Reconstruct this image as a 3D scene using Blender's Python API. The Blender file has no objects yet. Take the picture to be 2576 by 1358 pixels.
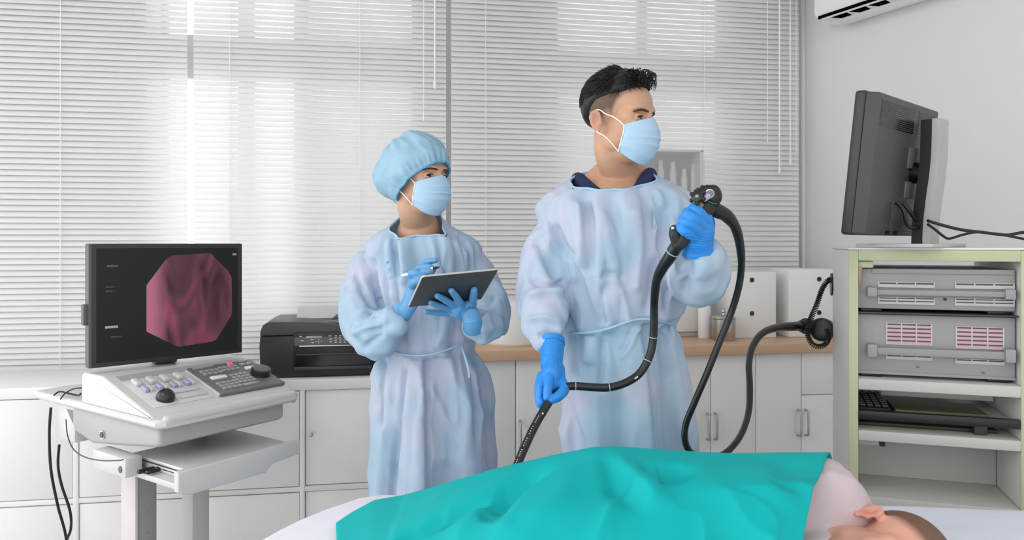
import bpy, bmesh, math, random
import numpy as np
from mathutils import Vector, Matrix, Quaternion

# ------------------------------------------------------------------ camera, world, lights, exposure
F, CX, HY, HC = 1900.0, 1288.0, 610.0, 1.31          # focal length in pixels, centre column, horizon row, eye height
scene = bpy.context.scene
COL = scene.collection
cam_d = bpy.data.cameras.new('camera')
cam_d.sensor_width = 36.0
cam_d.lens = F / 2576.0 * 36.0
cam_d.shift_y = -(679.0 - HY) / 2576.0
cam_d.clip_start = 0.05
cam_d.dof.use_dof = True
cam_d.dof.focus_distance = 2.0
cam_d.dof.aperture_fstop = 5.6
cam = bpy.data.objects.new('camera', cam_d)
cam.location = (0, 0, HC)
cam.rotation_euler = (math.pi / 2, 0, 0)
COL.objects.link(cam)
scene.camera = cam

w = bpy.data.worlds.new('daylight')
scene.world = w
w.use_nodes = True
bg = w.node_tree.nodes['Background']
bg.inputs[0].default_value = (1.0, 0.985, 0.965, 1)
_n = w.node_tree.nodes; _l = w.node_tree.links
_tc = _n.new('ShaderNodeTexCoord'); _sx = _n.new('ShaderNodeSeparateXYZ'); _mr = _n.new('ShaderNodeMapRange')
_l.new(_tc.outputs['Generated'], _sx.inputs[0]); _l.new(_sx.outputs['Y'], _mr.inputs['Value'])
_mr.inputs['From Min'].default_value = -0.1; _mr.inputs['From Max'].default_value = 0.5
_mr.inputs['To Min'].default_value = 1.86; _mr.inputs['To Max'].default_value = 4.4     # brighter sky on the window side
_mx = _n.new('ShaderNodeMapRange'); _l.new(_sx.outputs['X'], _mx.inputs['Value'])
_mx.inputs['From Min'].default_value = -0.9; _mx.inputs['From Max'].default_value = 0.8
_mx.inputs['To Min'].default_value = 1.42; _mx.inputs['To Max'].default_value = 0.45    # more daylight from the open left side
_mm = _n.new('ShaderNodeMath'); _mm.operation = 'MULTIPLY'
_l.new(_mr.outputs['Result'], _mm.inputs[0]); _l.new(_mx.outputs['Result'], _mm.inputs[1]); _l.new(_mm.outputs[0], bg.inputs[1])

def area(name, loc, target, size, energy, color=(1, 1, 1)):
    d = bpy.data.lights.new(name, 'AREA')
    d.shape = 'RECTANGLE'; d.size = size[0]; d.size_y = size[1]
    d.energy = energy; d.color = color
    o = bpy.data.objects.new(name, d)
    o.location = loc
    o.rotation_euler = (Vector(target) - Vector(loc)).to_track_quat('-Z', 'Y').to_euler()
    COL.objects.link(o)
    return o

# two unseen area lights added under the ceiling as key and fill
area('added_ceiling_light', (-1.55, 0.9, 2.66), (-1.0, 1.5, 0), (1.5, 1.0), 15)
area('added_ceiling_light', (0.7, 0.75, 2.66), (0.6, 1.3, 0), (1.2, 0.6), 3)

vs = scene.view_settings
vs.view_transform = 'Standard'
vs.look = 'None'
vs.gamma = 1.0
vs.use_curve_mapping = False
vs.exposure = -0.17
scene.cycles.use_denoising = True
scene.cycles.max_bounces = 8
scene.cycles.diffuse_bounces = 4
scene.cycles.transparent_max_bounces = 8

# ------------------------------------------------------------------ helpers
def P(px, py, Y):
    """World point at depth Y in metres seen along a sight line of the photograph."""
    return Vector(((px - CX) / F * Y, Y, HC - (py - HY) / F * Y))

def lin(c):
    c = c / 255.0
    return c / 12.92 if c <= 0.04045 else ((c + 0.055) / 1.055) ** 2.4

def rgb(r, g, b):
    return (lin(r), lin(g), lin(b), 1.0)

MATS = {}
def mat(name, col, rough=0.5, metal=0.0, var=0.04, scale=30.0, bump=0.0, spec=0.5, emit=0.0, trans=0.0, sss=0.0, sheen=0.0):
    """Procedural surface: colour broken up by noise, optional fine bump."""
    if name in MATS:
        return MATS[name]
    m = bpy.data.materials.new(name); MATS[name] = m
    m.use_nodes = True
    nt = m.node_tree; N = nt.nodes; L = nt.links
    b = N['Principled BSDF']
    b.inputs['Roughness'].default_value = rough
    b.inputs['Metallic'].default_value = metal
    b.inputs['Specular IOR Level'].default_value = spec
    if sss:
        b.inputs['Subsurface Weight'].default_value = sss
        b.inputs['Subsurface Radius'].default_value = (0.02, 0.008, 0.004)
        b.inputs['Subsurface Scale'].default_value = 0.3
    if sheen:
        b.inputs['Sheen Weight'].default_value = sheen
    tc = N.new('ShaderNodeTexCoord'); nz = N.new('ShaderNodeTexNoise')
    nz.inputs['Scale'].default_value = scale; nz.inputs['Detail'].default_value = 3
    L.new(tc.outputs['Object'], nz.inputs['Vector'])
    mx = N.new('ShaderNodeMix'); mx.data_type = 'RGBA'
    L.new(nz.outputs['Fac'], mx.inputs[0])
    lo = tuple(max(0, c * (1 - var)) for c in col[:3]) + (1,)
    hi = tuple(min(1, c * (1 + var)) for c in col[:3]) + (1,)
    mx.inputs[6].default_value = lo; mx.inputs[7].default_value = hi
    L.new(mx.outputs[2], b.inputs['Base Color'])
    if emit:
        L.new(mx.outputs[2], b.inputs['Emission Color'])
        b.inputs['Emission Strength'].default_value = emit
    if bump:
        bp = N.new('ShaderNodeBump'); bp.inputs['Strength'].default_value = bump
        bp.inputs['Distance'].default_value = 0.002
        L.new(nz.outputs['Fac'], bp.inputs['Height']); L.new(bp.outputs['Normal'], b.inputs['Normal'])
    if trans:
        tr = N.new('ShaderNodeBsdfTranslucent'); ms = N.new('ShaderNodeMixShader')
        L.new(mx.outputs[2], tr.inputs['Color'])
        ms.inputs[0].default_value = trans
        out = N['Material Output']
        L.new(b.outputs[0], ms.inputs[1]); L.new(tr.outputs[0], ms.inputs[2]); L.new(ms.outputs[0], out.inputs['Surface'])
    return m

def tag(o, label=None, cat=None, group=None, kind=None):
    if label: o['label'] = label
    if cat: o['category'] = cat
    if group: o['group'] = group
    if kind: o['kind'] = kind
    return o

def thing(name, label, cat, loc=(0, 0, 0), rotz=0.0, group=None):
    o = bpy.data.objects.new(name, None)
    o.empty_display_size = 0.1
    COL.objects.link(o)
    o.location = loc; o.rotation_euler = (0, 0, rotz)
    return tag(o, label, cat, group)

class MB:
    """Collects shapes; build() links them as ONE mesh object."""
    def __init__(s):
        s.v = []; s.f = []; s.m = []
    def add(s, vs_, fs_, mi=0, M=None):
        k = len(s.v)
        for q in vs_:
            q = Vector(q)
            s.v.append(tuple(M @ q) if M is not None else tuple(q))
        for q in fs_:
            s.f.append(tuple(i + k for i in q)); s.m.append(mi)
        return s
    def box(s, x0, x1, y0, y1, z0, z1, r=0.0, seg=2, mi=0, M=None):
        if r <= 0:
            v = [(x0,y0,z0),(x1,y0,z0),(x1,y1,z0),(x0,y1,z0),(x0,y0,z1),(x1,y0,z1),(x1,y1,z1),(x0,y1,z1)]
            f = [(0,3,2,1),(4,5,6,7),(0,1,5,4),(1,2,6,5),(2,3,7,6),(3,0,4,7)]
            return s.add(v, f, mi, M)
        bm = bmesh.new()
        bmesh.ops.create_cube(bm, size=1)
        for q in bm.verts:
            q.co = Vector(((x0+x1)/2 + q.co.x*(x1-x0), (y0+y1)/2 + q.co.y*(y1-y0), (z0+z1)/2 + q.co.z*(z1-z0)))
        r = min(r, 0.49*min(abs(x1-x0), abs(y1-y0), abs(z1-z0)))
        bmesh.ops.bevel(bm, geom=list(bm.edges), offset=r, segments=seg, affect='EDGES', profile=0.5)
        return s.addbm(bm, mi, M)
    def addbm(s, bm, mi=0, M=None):
        bm.verts.index_update()
        s.add([q.co.copy() for q in bm.verts], [[q.index for q in f.verts] for f in bm.faces], mi, M)
        bm.free()
        return s
    def prism(s, pts, z0, z1, axis='z', r=0.0, seg=2, mi=0, M=None):
        """Outline pts (a,b) extruded along an axis: z -> (a,b,z), x -> (x,a,b), y -> (a,y,b)."""
        def q(a, b, c):
            return {'z': (a, b, c), 'x': (c, a, b), 'y': (a, c, b)}[axis]
        n = len(pts)
        bm = bmesh.new()
        lo = [bm.verts.new(q(a, b, z0)) for a, b in pts]; hi = [bm.verts.new(q(a, b, z1)) for a, b in pts]
        fl = [bm.faces.new(lo), bm.faces.new(hi)]
        for i in range(n):
            bm.faces.new((lo[i], lo[(i+1) % n], hi[(i+1) % n], hi[i]))
        bmesh.ops.recalc_face_normals(bm, faces=list(bm.faces))
        if r > 0:
            bmesh.ops.bevel(bm, geom=list({e for f in fl for e in f.edges}), offset=r, segments=seg, affect='EDGES', profile=0.5)
        return s.addbm(bm, mi, M)
    def lathe(s, prof, n=24, M=None, mi=0):
        """prof: (radius, z) from bottom to top around local z."""
        v = []; f = []
        for r, z in prof:
            for i in range(n):
                a = 2*math.pi*i/n
                v.append((r*math.cos(a), r*math.sin(a), z))
        for j in range(len(prof)-1):
            for i in range(n):
                f.append((j*n+i, j*n+(i+1) % n, (j+1)*n+(i+1) % n, (j+1)*n+i))
        f.append(tuple(range(n-1, -1, -1))); f.append(tuple((len(prof)-1)*n+i for i in range(n)))
        return s.add(v, f, mi, M)
    def cyl(s, p0, p1, r0, r1=None, n=16, mi=0):
        p0 = Vector(p0); p1 = Vector(p1); r1 = r0 if r1 is None else r1
        return s.tube([p0, p1], [r0, r1], n=n, res=1, mi=mi)
    def tube(s, pts, r, n=12, res=6, mi=0, flat=1.0, up=None, dome=False):
        pts = [Vector(p) for p in pts]
        m = len(pts)
        rr = list(r) if isinstance(r, (list, tuple)) else [r]*m
        if res > 1 and m > 2:
            pts, rr = smooth_path(pts, rr, res)
        rings = []
        t0 = (pts[1]-pts[0]).normalized()
        ref = Vector(up) if up is not None else (Vector((0, 0, 1)) if abs(t0.z) < 0.9 else Vector((1, 0, 0)))
        nrm = (ref - t0*ref.dot(t0)).normalized()
        if dome:                                   # round both ends
            def ends(P_, R_, sgn):
                d = (P_[0]-P_[1]).normalized() if sgn < 0 else (P_[-1]-P_[-2]).normalized()
                a, ra = (P_[0], R_[0]) if sgn < 0 else (P_[-1], R_[-1])
                out = [(a + d*ra*0.5, ra*0.87), (a + d*ra*0.85, ra*0.53), (a + d*ra*0.97, ra*0.22)]
                return out
            hd = ends(pts, rr, -1)[::-1]; tl = ends(pts, rr, 1)
            pts = [q[0] for q in hd] + pts + [q[0] for q in tl]; rr = [q[1] for q in hd] + rr + [q[1] for q in tl]
        for i, p in enumerate(pts):
            a = pts[max(i-1, 0)]; b = pts[min(i+1, len(pts)-1)]
            t = (b-a).normalized()
            nrm = (nrm - t*nrm.dot(t)).normalized()
            bn = t.cross(nrm)
            rings.append([p + nrm*(rr[i]*math.cos(2*math.pi*k/n)) + bn*(rr[i]*flat*math.sin(2*math.pi*k/n)) for k in range(n)])
        return s.loft(rings, mi)
    def loft(s, rings, mi=0, cap=True, closed=True):
        n = len(rings[0]); v = [q for r in rings for q in r]; f = []
        kk = n if closed else n-1
        for j in range(len(rings)-1):
            for i in range(kk):
                f.append((j*n+i, j*n+(i+1) % n, (j+1)*n+(i+1) % n, (j+1)*n+i))
        if cap and closed:
            f.append(tuple(range(n-1, -1, -1))); f.append(tuple((len(rings)-1)*n+i for i in range(n)))
        return s.add(v, f, mi)
    def ell(s, c, r, n=24, M=None, mi=0, rot=None):
        """Ellipsoid."""
        bm = bmesh.new()
        bmesh.ops.create_uvsphere(bm, u_segments=n, v_segments=max(8, n//2), radius=1)
        R = rot if rot is not None else Matrix.Identity(3)
        for q in bm.verts:
            q.co = Vector(c) + R @ Vector((q.co.x*r[0], q.co.y*r[1], q.co.z*r[2]))
        return s.addbm(bm, mi, M)
    def build(s, name, mats, parent=None, smooth=40.0):
        me = bpy.data.meshes.new(name)
        me.from_pydata(s.v, [], s.f)
        for m in (mats if isinstance(mats, (list, tuple)) else [mats]):
            me.materials.append(m)
        if any(s.m):
            me.polygons.foreach_set('material_index', s.m)
        finish(me, smooth)
        o = bpy.data.objects.new(name, me)
        COL.objects.link(o)
        if parent is not None:
            o.parent = parent
        return o

def finish(me, smooth):
    bm = bmesh.new(); bm.from_mesh(me)
    bmesh.ops.recalc_face_normals(bm, faces=list(bm.faces))
    bm.to_mesh(me); bm.free()
    if smooth:
        me.polygons.foreach_set('use_smooth', [True]*len(me.polygons))
        if smooth < 180:
            me.set_sharp_from_angle(angle=math.radians(smooth))
    me.update()

def smooth_path(pts, rr, res):
    out = []; ro = []
    m = len(pts)
    for i in range(m-1):
        p0 = pts[max(i-1, 0)]; p1 = pts[i]; p2 = pts[i+1]; p3 = pts[min(i+2, m-1)]
        for k in range(res):
            t = k/res
            out.append(0.5*((2*p1) + (p2-p0)*t + (2*p0-5*p1+4*p2-p3)*t*t + (3*p1-p0-3*p2+p3)*t**3))
            tt = t*t*(3-2*t)
            ro.append(rr[i]*(1-tt) + rr[i+1]*tt)
    out.append(pts[-1]); ro.append(rr[-1])
    return out, ro

def vnoise(p, seed=0):
    """Smooth value noise in [-1, 1] for an (N,3) array."""
    p = np.asarray(p, float)
    i = np.floor(p).astype(np.int64); f = p - i
    f = f*f*f*(f*(f*6-15)+10)
    def h(dx, dy, dz):
        n = ((i[:, 0]+dx)*73856093) ^ ((i[:, 1]+dy)*19349663) ^ ((i[:, 2]+dz)*83492791) ^ (seed*2654435761)
        n = (n ^ (n >> 13)) * 1274126177
        n = (n ^ (n >> 16)) & 0xffff
        return n/32767.5 - 1
    r = 0
    for dx in (0, 1):
        for dy in (0, 1):
            for dz in (0, 1):
                wt = (f[:, 0] if dx else 1-f[:, 0])*(f[:, 1] if dy else 1-f[:, 1])*(f[:, 2] if dz else 1-f[:, 2])
                r = r + wt*h(dx, dy, dz)
    return r

def remesh(mb, voxel, it=6, fac=0.5):
    """Joins overlapping closed shapes into one continuous skin; returns verts, normals, faces."""
    me = bpy.data.meshes.new('tmp'); me.from_pydata(mb.v, [], mb.f)
    bm = bmesh.new(); bm.from_mesh(me); bmesh.ops.recalc_face_normals(bm, faces=list(bm.faces)); bm.to_mesh(me); bm.free()
    o = bpy.data.objects.new('tmp', me); COL.objects.link(o)
    r = o.modifiers.new('r', 'REMESH'); r.mode = 'VOXEL'; r.voxel_size = voxel; r.adaptivity = 0
    if it:
        q = o.modifiers.new('s', 'SMOOTH'); q.factor = fac; q.iterations = it
    dg = bpy.context.evaluated_depsgraph_get()
    e = bpy.data.meshes.new_from_object(o.evaluated_get(dg))
    V = np.empty(len(e.vertices)*3); e.vertices.foreach_get('co', V); V = V.reshape(-1, 3)
    Nn = np.empty(len(e.vertices)*3); e.vertex_normals.foreach_get('vector', Nn); Nn = Nn.reshape(-1, 3)
    Fs = [tuple(p.vertices) for p in e.polygons]
    bpy.data.objects.remove(o); bpy.data.meshes.remove(me); bpy.data.meshes.remove(e)
    return V, Nn, Fs

def raw_obj(name, V, Fs, mats, parent=None, smooth=180.0, attr=None, keep=None, mi=None):
    me = bpy.data.meshes.new(name)
    if keep is not None:
        Fs = [f for f in Fs if all(keep[i] for i in f)]
        used = sorted({i for f in Fs for i in f}); mp = {o_: n_ for n_, o_ in enumerate(used)}
        V = V[used]; Fs = [tuple(mp[i] for i in f) for f in Fs]
        if attr is not None: attr = attr[used]
    me.from_pydata([tuple(q) for q in V], [], Fs)
    for m in (mats if isinstance(mats, (list, tuple)) else [mats]):
        me.materials.append(m)
    if mi is not None: me.polygons.foreach_set('material_index', mi)
    if attr is not None:
        a = me.color_attributes.new('tint', 'FLOAT_COLOR', 'POINT')
        a.data.foreach_set('color', np.ascontiguousarray(np.c_[attr, np.ones(len(attr))], dtype=np.float32).ravel())
    me.polygons.foreach_set('use_smooth', [True]*len(me.polygons))
    if smooth < 180: me.set_sharp_from_angle(angle=math.radians(smooth))
    me.update()
    o = bpy.data.objects.new(name, me); COL.objects.link(o)
    if parent is not None: o.parent = parent
    return o

def copy_tree(o, parent=None):
    c = o.copy(); COL.objects.link(c)
    if parent is not None: c.parent = parent
    for ch in list(o.children): copy_tree(ch, c)
    return c
# ------------------------------------------------------------------ materials of the room
M_wall = mat('wall_paint', rgb(226, 226, 226), 0.75, var=0.015, scale=6)
M_floor = mat('vinyl_floor', rgb(196, 197, 198), 0.35, var=0.05, scale=4)
M_white = mat('white_laminate', rgb(238, 237, 236), 0.45, var=0.012, scale=8)
M_whitep = mat('white_plastic', rgb(238, 239, 239), 0.38, var=0.012, scale=12)
M_slat = mat('blind_slat', rgb(247, 247, 247), 0.45, var=0.01, trans=0.3)
M_cord = mat('blind_cord', rgb(245, 245, 245), 0.7)
M_frame = mat('window_frame', rgb(232, 232, 232), 0.5)
M_gap = mat('dark_gap', rgb(60, 60, 60), 0.8)
M_chrome = mat('brushed_steel', rgb(190, 190, 186), 0.28, metal=1.0)
M_black = mat('black_plastic', rgb(24, 24, 25), 0.38, var=0.08)
M_blackg = mat('glossy_black', rgb(10, 10, 11), 0.15, var=0.05)
M_dark = mat('dark_grey_plastic', rgb(62, 62, 63), 0.45)
M_mid = mat('grey_plastic', rgb(120, 121, 122), 0.5)

# ------------------------------------------------------------------ wall frames
TH = math.radians(9.45); YW = 3.4
def wt(px, d=0.0):
    """Distance along the back wall where a sight line meets the plane d metres in front of it."""
    k = (px - CX) / F
    return (k*(YW - d*math.cos(TH)) - d*math.sin(TH)) / (math.cos(TH) - k*math.sin(TH))
def wY(t, d=0.0):
    return YW + t*math.sin(TH) - d*math.cos(TH)
def wz(py, t, d=0.0):
    return HC - (py - HY)/F*wY(t, d)
WALL = Matrix.Translation((0, YW, 0)) @ Matrix.Rotation(TH, 4, 'Z')     # local x along wall, -y into the room
def on_wall(o):
    o.matrix_world = WALL.copy()
    return o
def wthing(name, label, cat, t, d, z=0.0, group=None):
    p = WALL @ Vector((t, -d, z))
    return thing(name, label, cat, p, TH, group)

TC = wt(2020)                                     # corner of back wall and right wall
TL = -3.4
w1a, w1b = wt(330), wt(1060)
w2a, w2b = wt(1385), wt(1830)
ZS, ZT, CE = 0.93, 2.55, 2.72

b = MB()
for x0, x1, z0, z1 in ((TL, w1a, 0, CE), (w1b, w2a, 0, CE), (w2b, TC+0.15, 0, CE),
                       (w1a, w1b, 0, ZS), (w1a, w1b, ZT, CE), (w2a, w2b, 0, ZS), (w2a, w2b, ZT, CE)):
    b.box(x0, x1, 0, 0.14, z0, z1)
tag(on_wall(b.build('wall_back', M_wall)), kind='structure')

# right wall swings away from the corner
cor = WALL @ Vector((TC, 0, 0))
rd = Vector((0.4427, -0.8967, 0))                 # along the right wall, towards the camera
RA = math.atan2(rd.y, rd.x)
RW = Matrix.Translation(cor) @ Matrix.Rotation(RA, 4, 'Z')   # local x along wall, +y out of the room
b = MB(); b.box(-0.05, 2.6, 0, 0.12, 0, CE)
o = b.build('wall_right', M_wall); o.matrix_world = RW @ Matrix.Scale(1, 4); tag(o, kind='structure')
b = MB(); b.box(-3.6, 4.0, -2.2, 4.2, -0.08, 0)
tag(b.build('floor', M_floor), kind='structure')
b = MB(); b.box(-3.6, 4.0, -0.6, 4.4, CE, CE+0.08)
tag(b.build('ceiling', M_wall), kind='structure')
# corner trim
b = MB(); b.box(0.0, 0.018, -0.02, 0.0, 0, CE, 0.004)
o = b.build('trim_1', M_wall); o.matrix_world = RW.copy(); tag(o, kind='structure')
b = MB(); b.box(TL, TC, -0.018, 0, 0, 0.08, 0.004)
tag(on_wall(b.build('baseboard_back', M_white)), kind='structure')

# ------------------------------------------------------------------ windows behind the blinds
def glass_mat(name, frosted):
    m = bpy.data.materials.new(name); m.use_nodes = True
    nt = m.node_tree; N = nt.nodes; L = nt.links
    N.remove(N['Principled BSDF'])
    out = N['Material Output']; mx = N.new('ShaderNodeMixShader'); gl = N.new('ShaderNodeBsdfGlossy'); gl.inputs['Roughness'].default_value = 0.05
    if frosted:
        tr = N.new('ShaderNodeBsdfTranslucent'); tr.inputs['Color'].default_value = (0.85, 0.87, 0.9, 1)
    else:
        tr = N.new('ShaderNodeBsdfTransparent'); tr.inputs['Color'].default_value = (0.96, 0.98, 0.98, 1)
    fr = N.new('ShaderNodeFresnel'); fr.inputs[0].default_value = 1.45
    L.new(fr.outputs[0], mx.inputs[0]); L.new(tr.outputs[0], mx.inputs[1]); L.new(gl.outputs[0], mx.inputs[2]); L.new(mx.outputs[0], out.inputs['Surface'])
    return m
M_clear = glass_mat('clear_glass', False); M_diffuser = glass_mat('backlight_diffuser', True)  # frosted panes are added so the backlight washes out the slat lines
DW = -0.06
def window(name, a, bb, xs, clear):
    """xs: inner mullion spans; clear: (a,b) spans of clear glass, the rest is frosted film added to even the backlight."""
    r = thing(name, None, None, (0, YW, 0), TH); tag(r, kind='structure')
    m = MB()
    for x0, x1 in [(a, a+0.04), (bb-0.04, bb)] + xs:
        m.box(x0, x1, 0.03, 0.09, ZS, ZT, 0.004)
    m.box(a, bb, 0.03, 0.09, ZS, ZS+0.05, 0.004); m.box(a, bb, 0.03, 0.09, ZT-0.04, ZT, 0.004)
    m.box(a, bb, 0.02, 0.10, 2.005, 2.19, 0.004)
    m.build('window_frame', M_frame, r)
    edges = sorted([a] + [q for s_ in xs for q in s_] + [bb])
    for i in range(0, len(edges)-1, 2):
        x0, x1 = edges[i], edges[i+1]
        for z0, z1 in ((ZS+0.05, 2.005), (2.19, ZT-0.04)):
            isclear = any(c0 < (x0+x1)/2 < c1 for c0, c1 in clear)
            g = MB(); g.box(x0-0.004, x1+0.004, 0.055, 0.061, z0-0.004, z1+0.004)
            g.build('window_glass', M_clear if isclear else M_diffuser, r)
window('window_1', w1a, w1b, [(wt(410, DW), wt(424, DW)), (wt(602, DW), wt(640, DW)), (wt(741, DW), wt(775, DW))],
       [(wt(424, DW), wt(602, DW)), (wt(640, DW), wt(741, DW))])
window('window_2', w2a, w2b, [(wt(1600, DW), wt(1622, DW))], [])
b = MB(); b.box(TL, TC, -0.03, 0, ZS-0.03, ZS, 0.004)
tag(on_wall(b.build('trim_2', M_white)), kind='structure')

# ------------------------------------------------------------------ venetian blinds
PITCH, SW, ST = 0.0235, 0.0273, math.radians(62)
def blind(label, px0, px1, d, zlo, cords, wand=None, ladders=()):
    t0, t1 = (px0 if px0 < -9 else wt(px0, d)) if px0 != 'far' else TL+0.1, wt(px1, d)
    r = wthing('venetian_blind', label, 'blind', 0, d, 0, 'venetian blinds across the back wall')
    m = MB()
    z = 2.60; k = 0
    random.seed(int(px1))
    while z > zlo:
        jit = random.uniform(-0.02, 0.02)
        ca, sa = math.cos(ST+jit), math.sin(ST+jit)
        prof = []
        for q in (-1, -0.5, 0, 0.5, 1):
            a = q*SW/2; c = 0.0018*(1-q*q)
            prof.append((a*ca - c*sa, a*sa + c*ca))
        v = []; f = []
        n = len(prof); th_ = 0.0005
        for x in (t0, t1):
            for (y_, z_) in prof: v.append((x, y_, z+z_))
            for (y_, z_) in prof: v.append((x, y_+sa*th_, z+z_-ca*th_))
        h = 2*n
        for i in range(n-1):
            f.append((i, i+1, h+i+1, h+i)); f.append((n+i, h+n+i, h+n+i+1, n+i+1))
        m.add(v, f)
        z -= PITCH; k += 1
    m.build('slats', M_slat, r, smooth=60)
    for px in ladders:
        c = MB(); x = wt(px, d+0.012)
        for y in (-0.0135, 0.013):
            c.box(x-0.0012, x+0.0012, y-0.0008, y+0.0008, zlo, 2.62)
        c.box(x-0.0012, x+0.0012, -0.0135, 0.013, 2.618, 2.62)
        c.build('ladder_cord', M_cord, r)
    for px, z1, rad in cords:
        x = wt(px, d+0.03)
        q = MB(); q.cyl((x, -0.03, z1), (x, -0.03, 2.62), rad, n=8)
        q.cyl((x, -0.03, z1-0.03), (x, -0.03, z1), rad*1.5, rad*2, n=8)
        q.build('pull_cord' if rad < 0.003 else 'tilt_wand', M_cord, r)
    h = MB(); h.box(t0, t1, -0.02, 0.02, 2.60, 2.64, 0.003); h.build('head_rail', M_cord, r)
    h = MB(); h.box(t0, t1, -0.014, 0.014, zlo-0.014, zlo-0.002, 0.003); h.build('bottom_rail', M_cord, r)
    return r
blind('wide white venetian blind at the far left behind the screen, dark slat lines', 'far', 472, 0.075, 0.80, [], ladders=(-120, 152))
blind('white venetian blind behind the woman, bright daylight slits near its left end', 487.5, 1122, 0.075, 0.80,
      [(1094, 2.00, 0.0035), (1066, 1.86, 0.0016)], ladders=(578, 905))
blind('wide white venetian blind behind the man, reaching the room corner', 1135, 2008, 0.075, 0.905,
      [(1961, 1.66, 0.0035), (1988, 1.70, 0.003), (1931, 1.80, 0.0014), (2003, 1.76, 0.0012)], ladders=(1222, 1772))

# ------------------------------------------------------------------ air conditioner on the right wall
def rwY(d, p): return cor.y - 0.8967*d - 0.4427*p
ac = thing('air_conditioner', 'white wall air conditioner high up at the right, black slotted outlet', 'air conditioner', cor, RA)
A0, A1, ZB = 0.27, 1.12, 2.285
m = MB()       # housing profile (y = -p, z)
prof = [(-0.0, ZB+0.02), (-0.06, ZB-0.012), (-0.105, ZB-0.02), (-0.15, ZB+0.005), (-0.155, ZB+0.012), (-0.197, ZB+0.012), (-0.205, ZB+0.03), (-0.205, ZB+0.22), (-0.18, ZB+0.265), (-0.0, ZB+0.27)]
m.prism(prof, A0-0.02, A1, 'x', 0.006)
m.build('housing', M_whitep, ac)
m = MB(); m.box(A0, A1-0.02, -0.203, -0.192, ZB+0.001, ZB+0.0135)
m.build('outlet_slot', mat('outlet_dark', rgb(12, 12, 12), 1.0, spec=0.0), ac)
m = MB()
m.box(A0+0.01, A1-0.02, -0.196, -0.134, ZB-0.005, ZB+0.010, 0.003)
m.build('flap', M_whitep, ac)
x = A0+0.06
while x < A1-0.1:
    m = MB(); m.prism([(x, -0.190), (x+0.012, -0.142), (x+0.064, -0.142), (x+0.078, -0.190)], ZB-0.0065, ZB-0.003, 'z')
    m.build('outlet_opening', MATS['outlet_dark'], ac)
    x += 0.092
# ------------------------------------------------------------------ white cube storage unit under the left blinds
M_wood = mat('beech_worktop', rgb(208, 172, 140), 0.4, var=0.10, scale=14)
M_edge = mat('beech_edge', rgb(196, 160, 128), 0.45, var=0.12, scale=22)
SD = 0.51                                         # front plane distance from the wall
s0 = wt(190, SD); pitch = (wt(760, SD) - s0)/2
KZ = 0.81; ROW = 0.352
ks = wthing('storage_cabinet', 'low white cube storage cabinet with flat doors, below the blinds and under the printer', 'cabinet', 0, 0)
KX0, KX1 = s0 - 2*pitch, s0 + 3*pitch
m = MB(); m.box(KX0, KX1, -SD, -0.125, KZ-0.040, KZ, 0.003); m.build('top_board', M_white, ks)
for i in range(6):
    x = s0 + (i-2)*pitch
    m = MB(); m.box(x-0.009, x+0.009, -SD+0.001, -0.125, 0.05, KZ-0.040, 0.002); m.build('upright', M_white, ks)
for z in (KZ-0.04-ROW+0.0,):
    m = MB(); m.box(KX0+0.009, KX1-0.009, -SD+0.003, -0.125, z-0.018, z, 0.002); m.build('shelf', M_white, ks)
m = MB(); m.box(KX0, KX1, -SD, -0.125, 0.0, 0.05); m.build('plinth', M_white, ks)
m = MB(); m.box(KX0+0.01, KX1-0.01, -0.135, -0.127, 0.05, KZ-0.04); m.build('back_panel', M_white, ks)
for i in range(5):
    x0 = s0 + (i-2)*pitch + 0.011; x1 = s0 + (i-1)*pitch - 0.011
    for r_, (z1, z0) in enumerate(((KZ-0.043, KZ-0.04-ROW+0.003), (KZ-0.04-ROW-0.022, 0.055))):
        rec = 0.012 if i in (4,) else (0.003 if r_ == 0 else 0.006)
        m = MB(); m.box(x0, x1, -SD+rec, -SD+rec+0.016, z0, z1, 0.0015)
        d_ = m.build('door', M_white, ks)
        if i in (4,) or r_ == 0 and i in (0,):
            kx, kz = x0+0.022, (z0+z1)/2+0.015
            k = MB(); k.tube([(kx, -SD+rec, kz), (kx, -SD+rec-0.02, kz)], [0.004, 0.004], n=12, res=1)
            k.ell((kx, -SD+rec-0.022, kz), (0.007, 0.004, 0.007), n=12); k.build('knob', M_chrome, d_)

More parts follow.
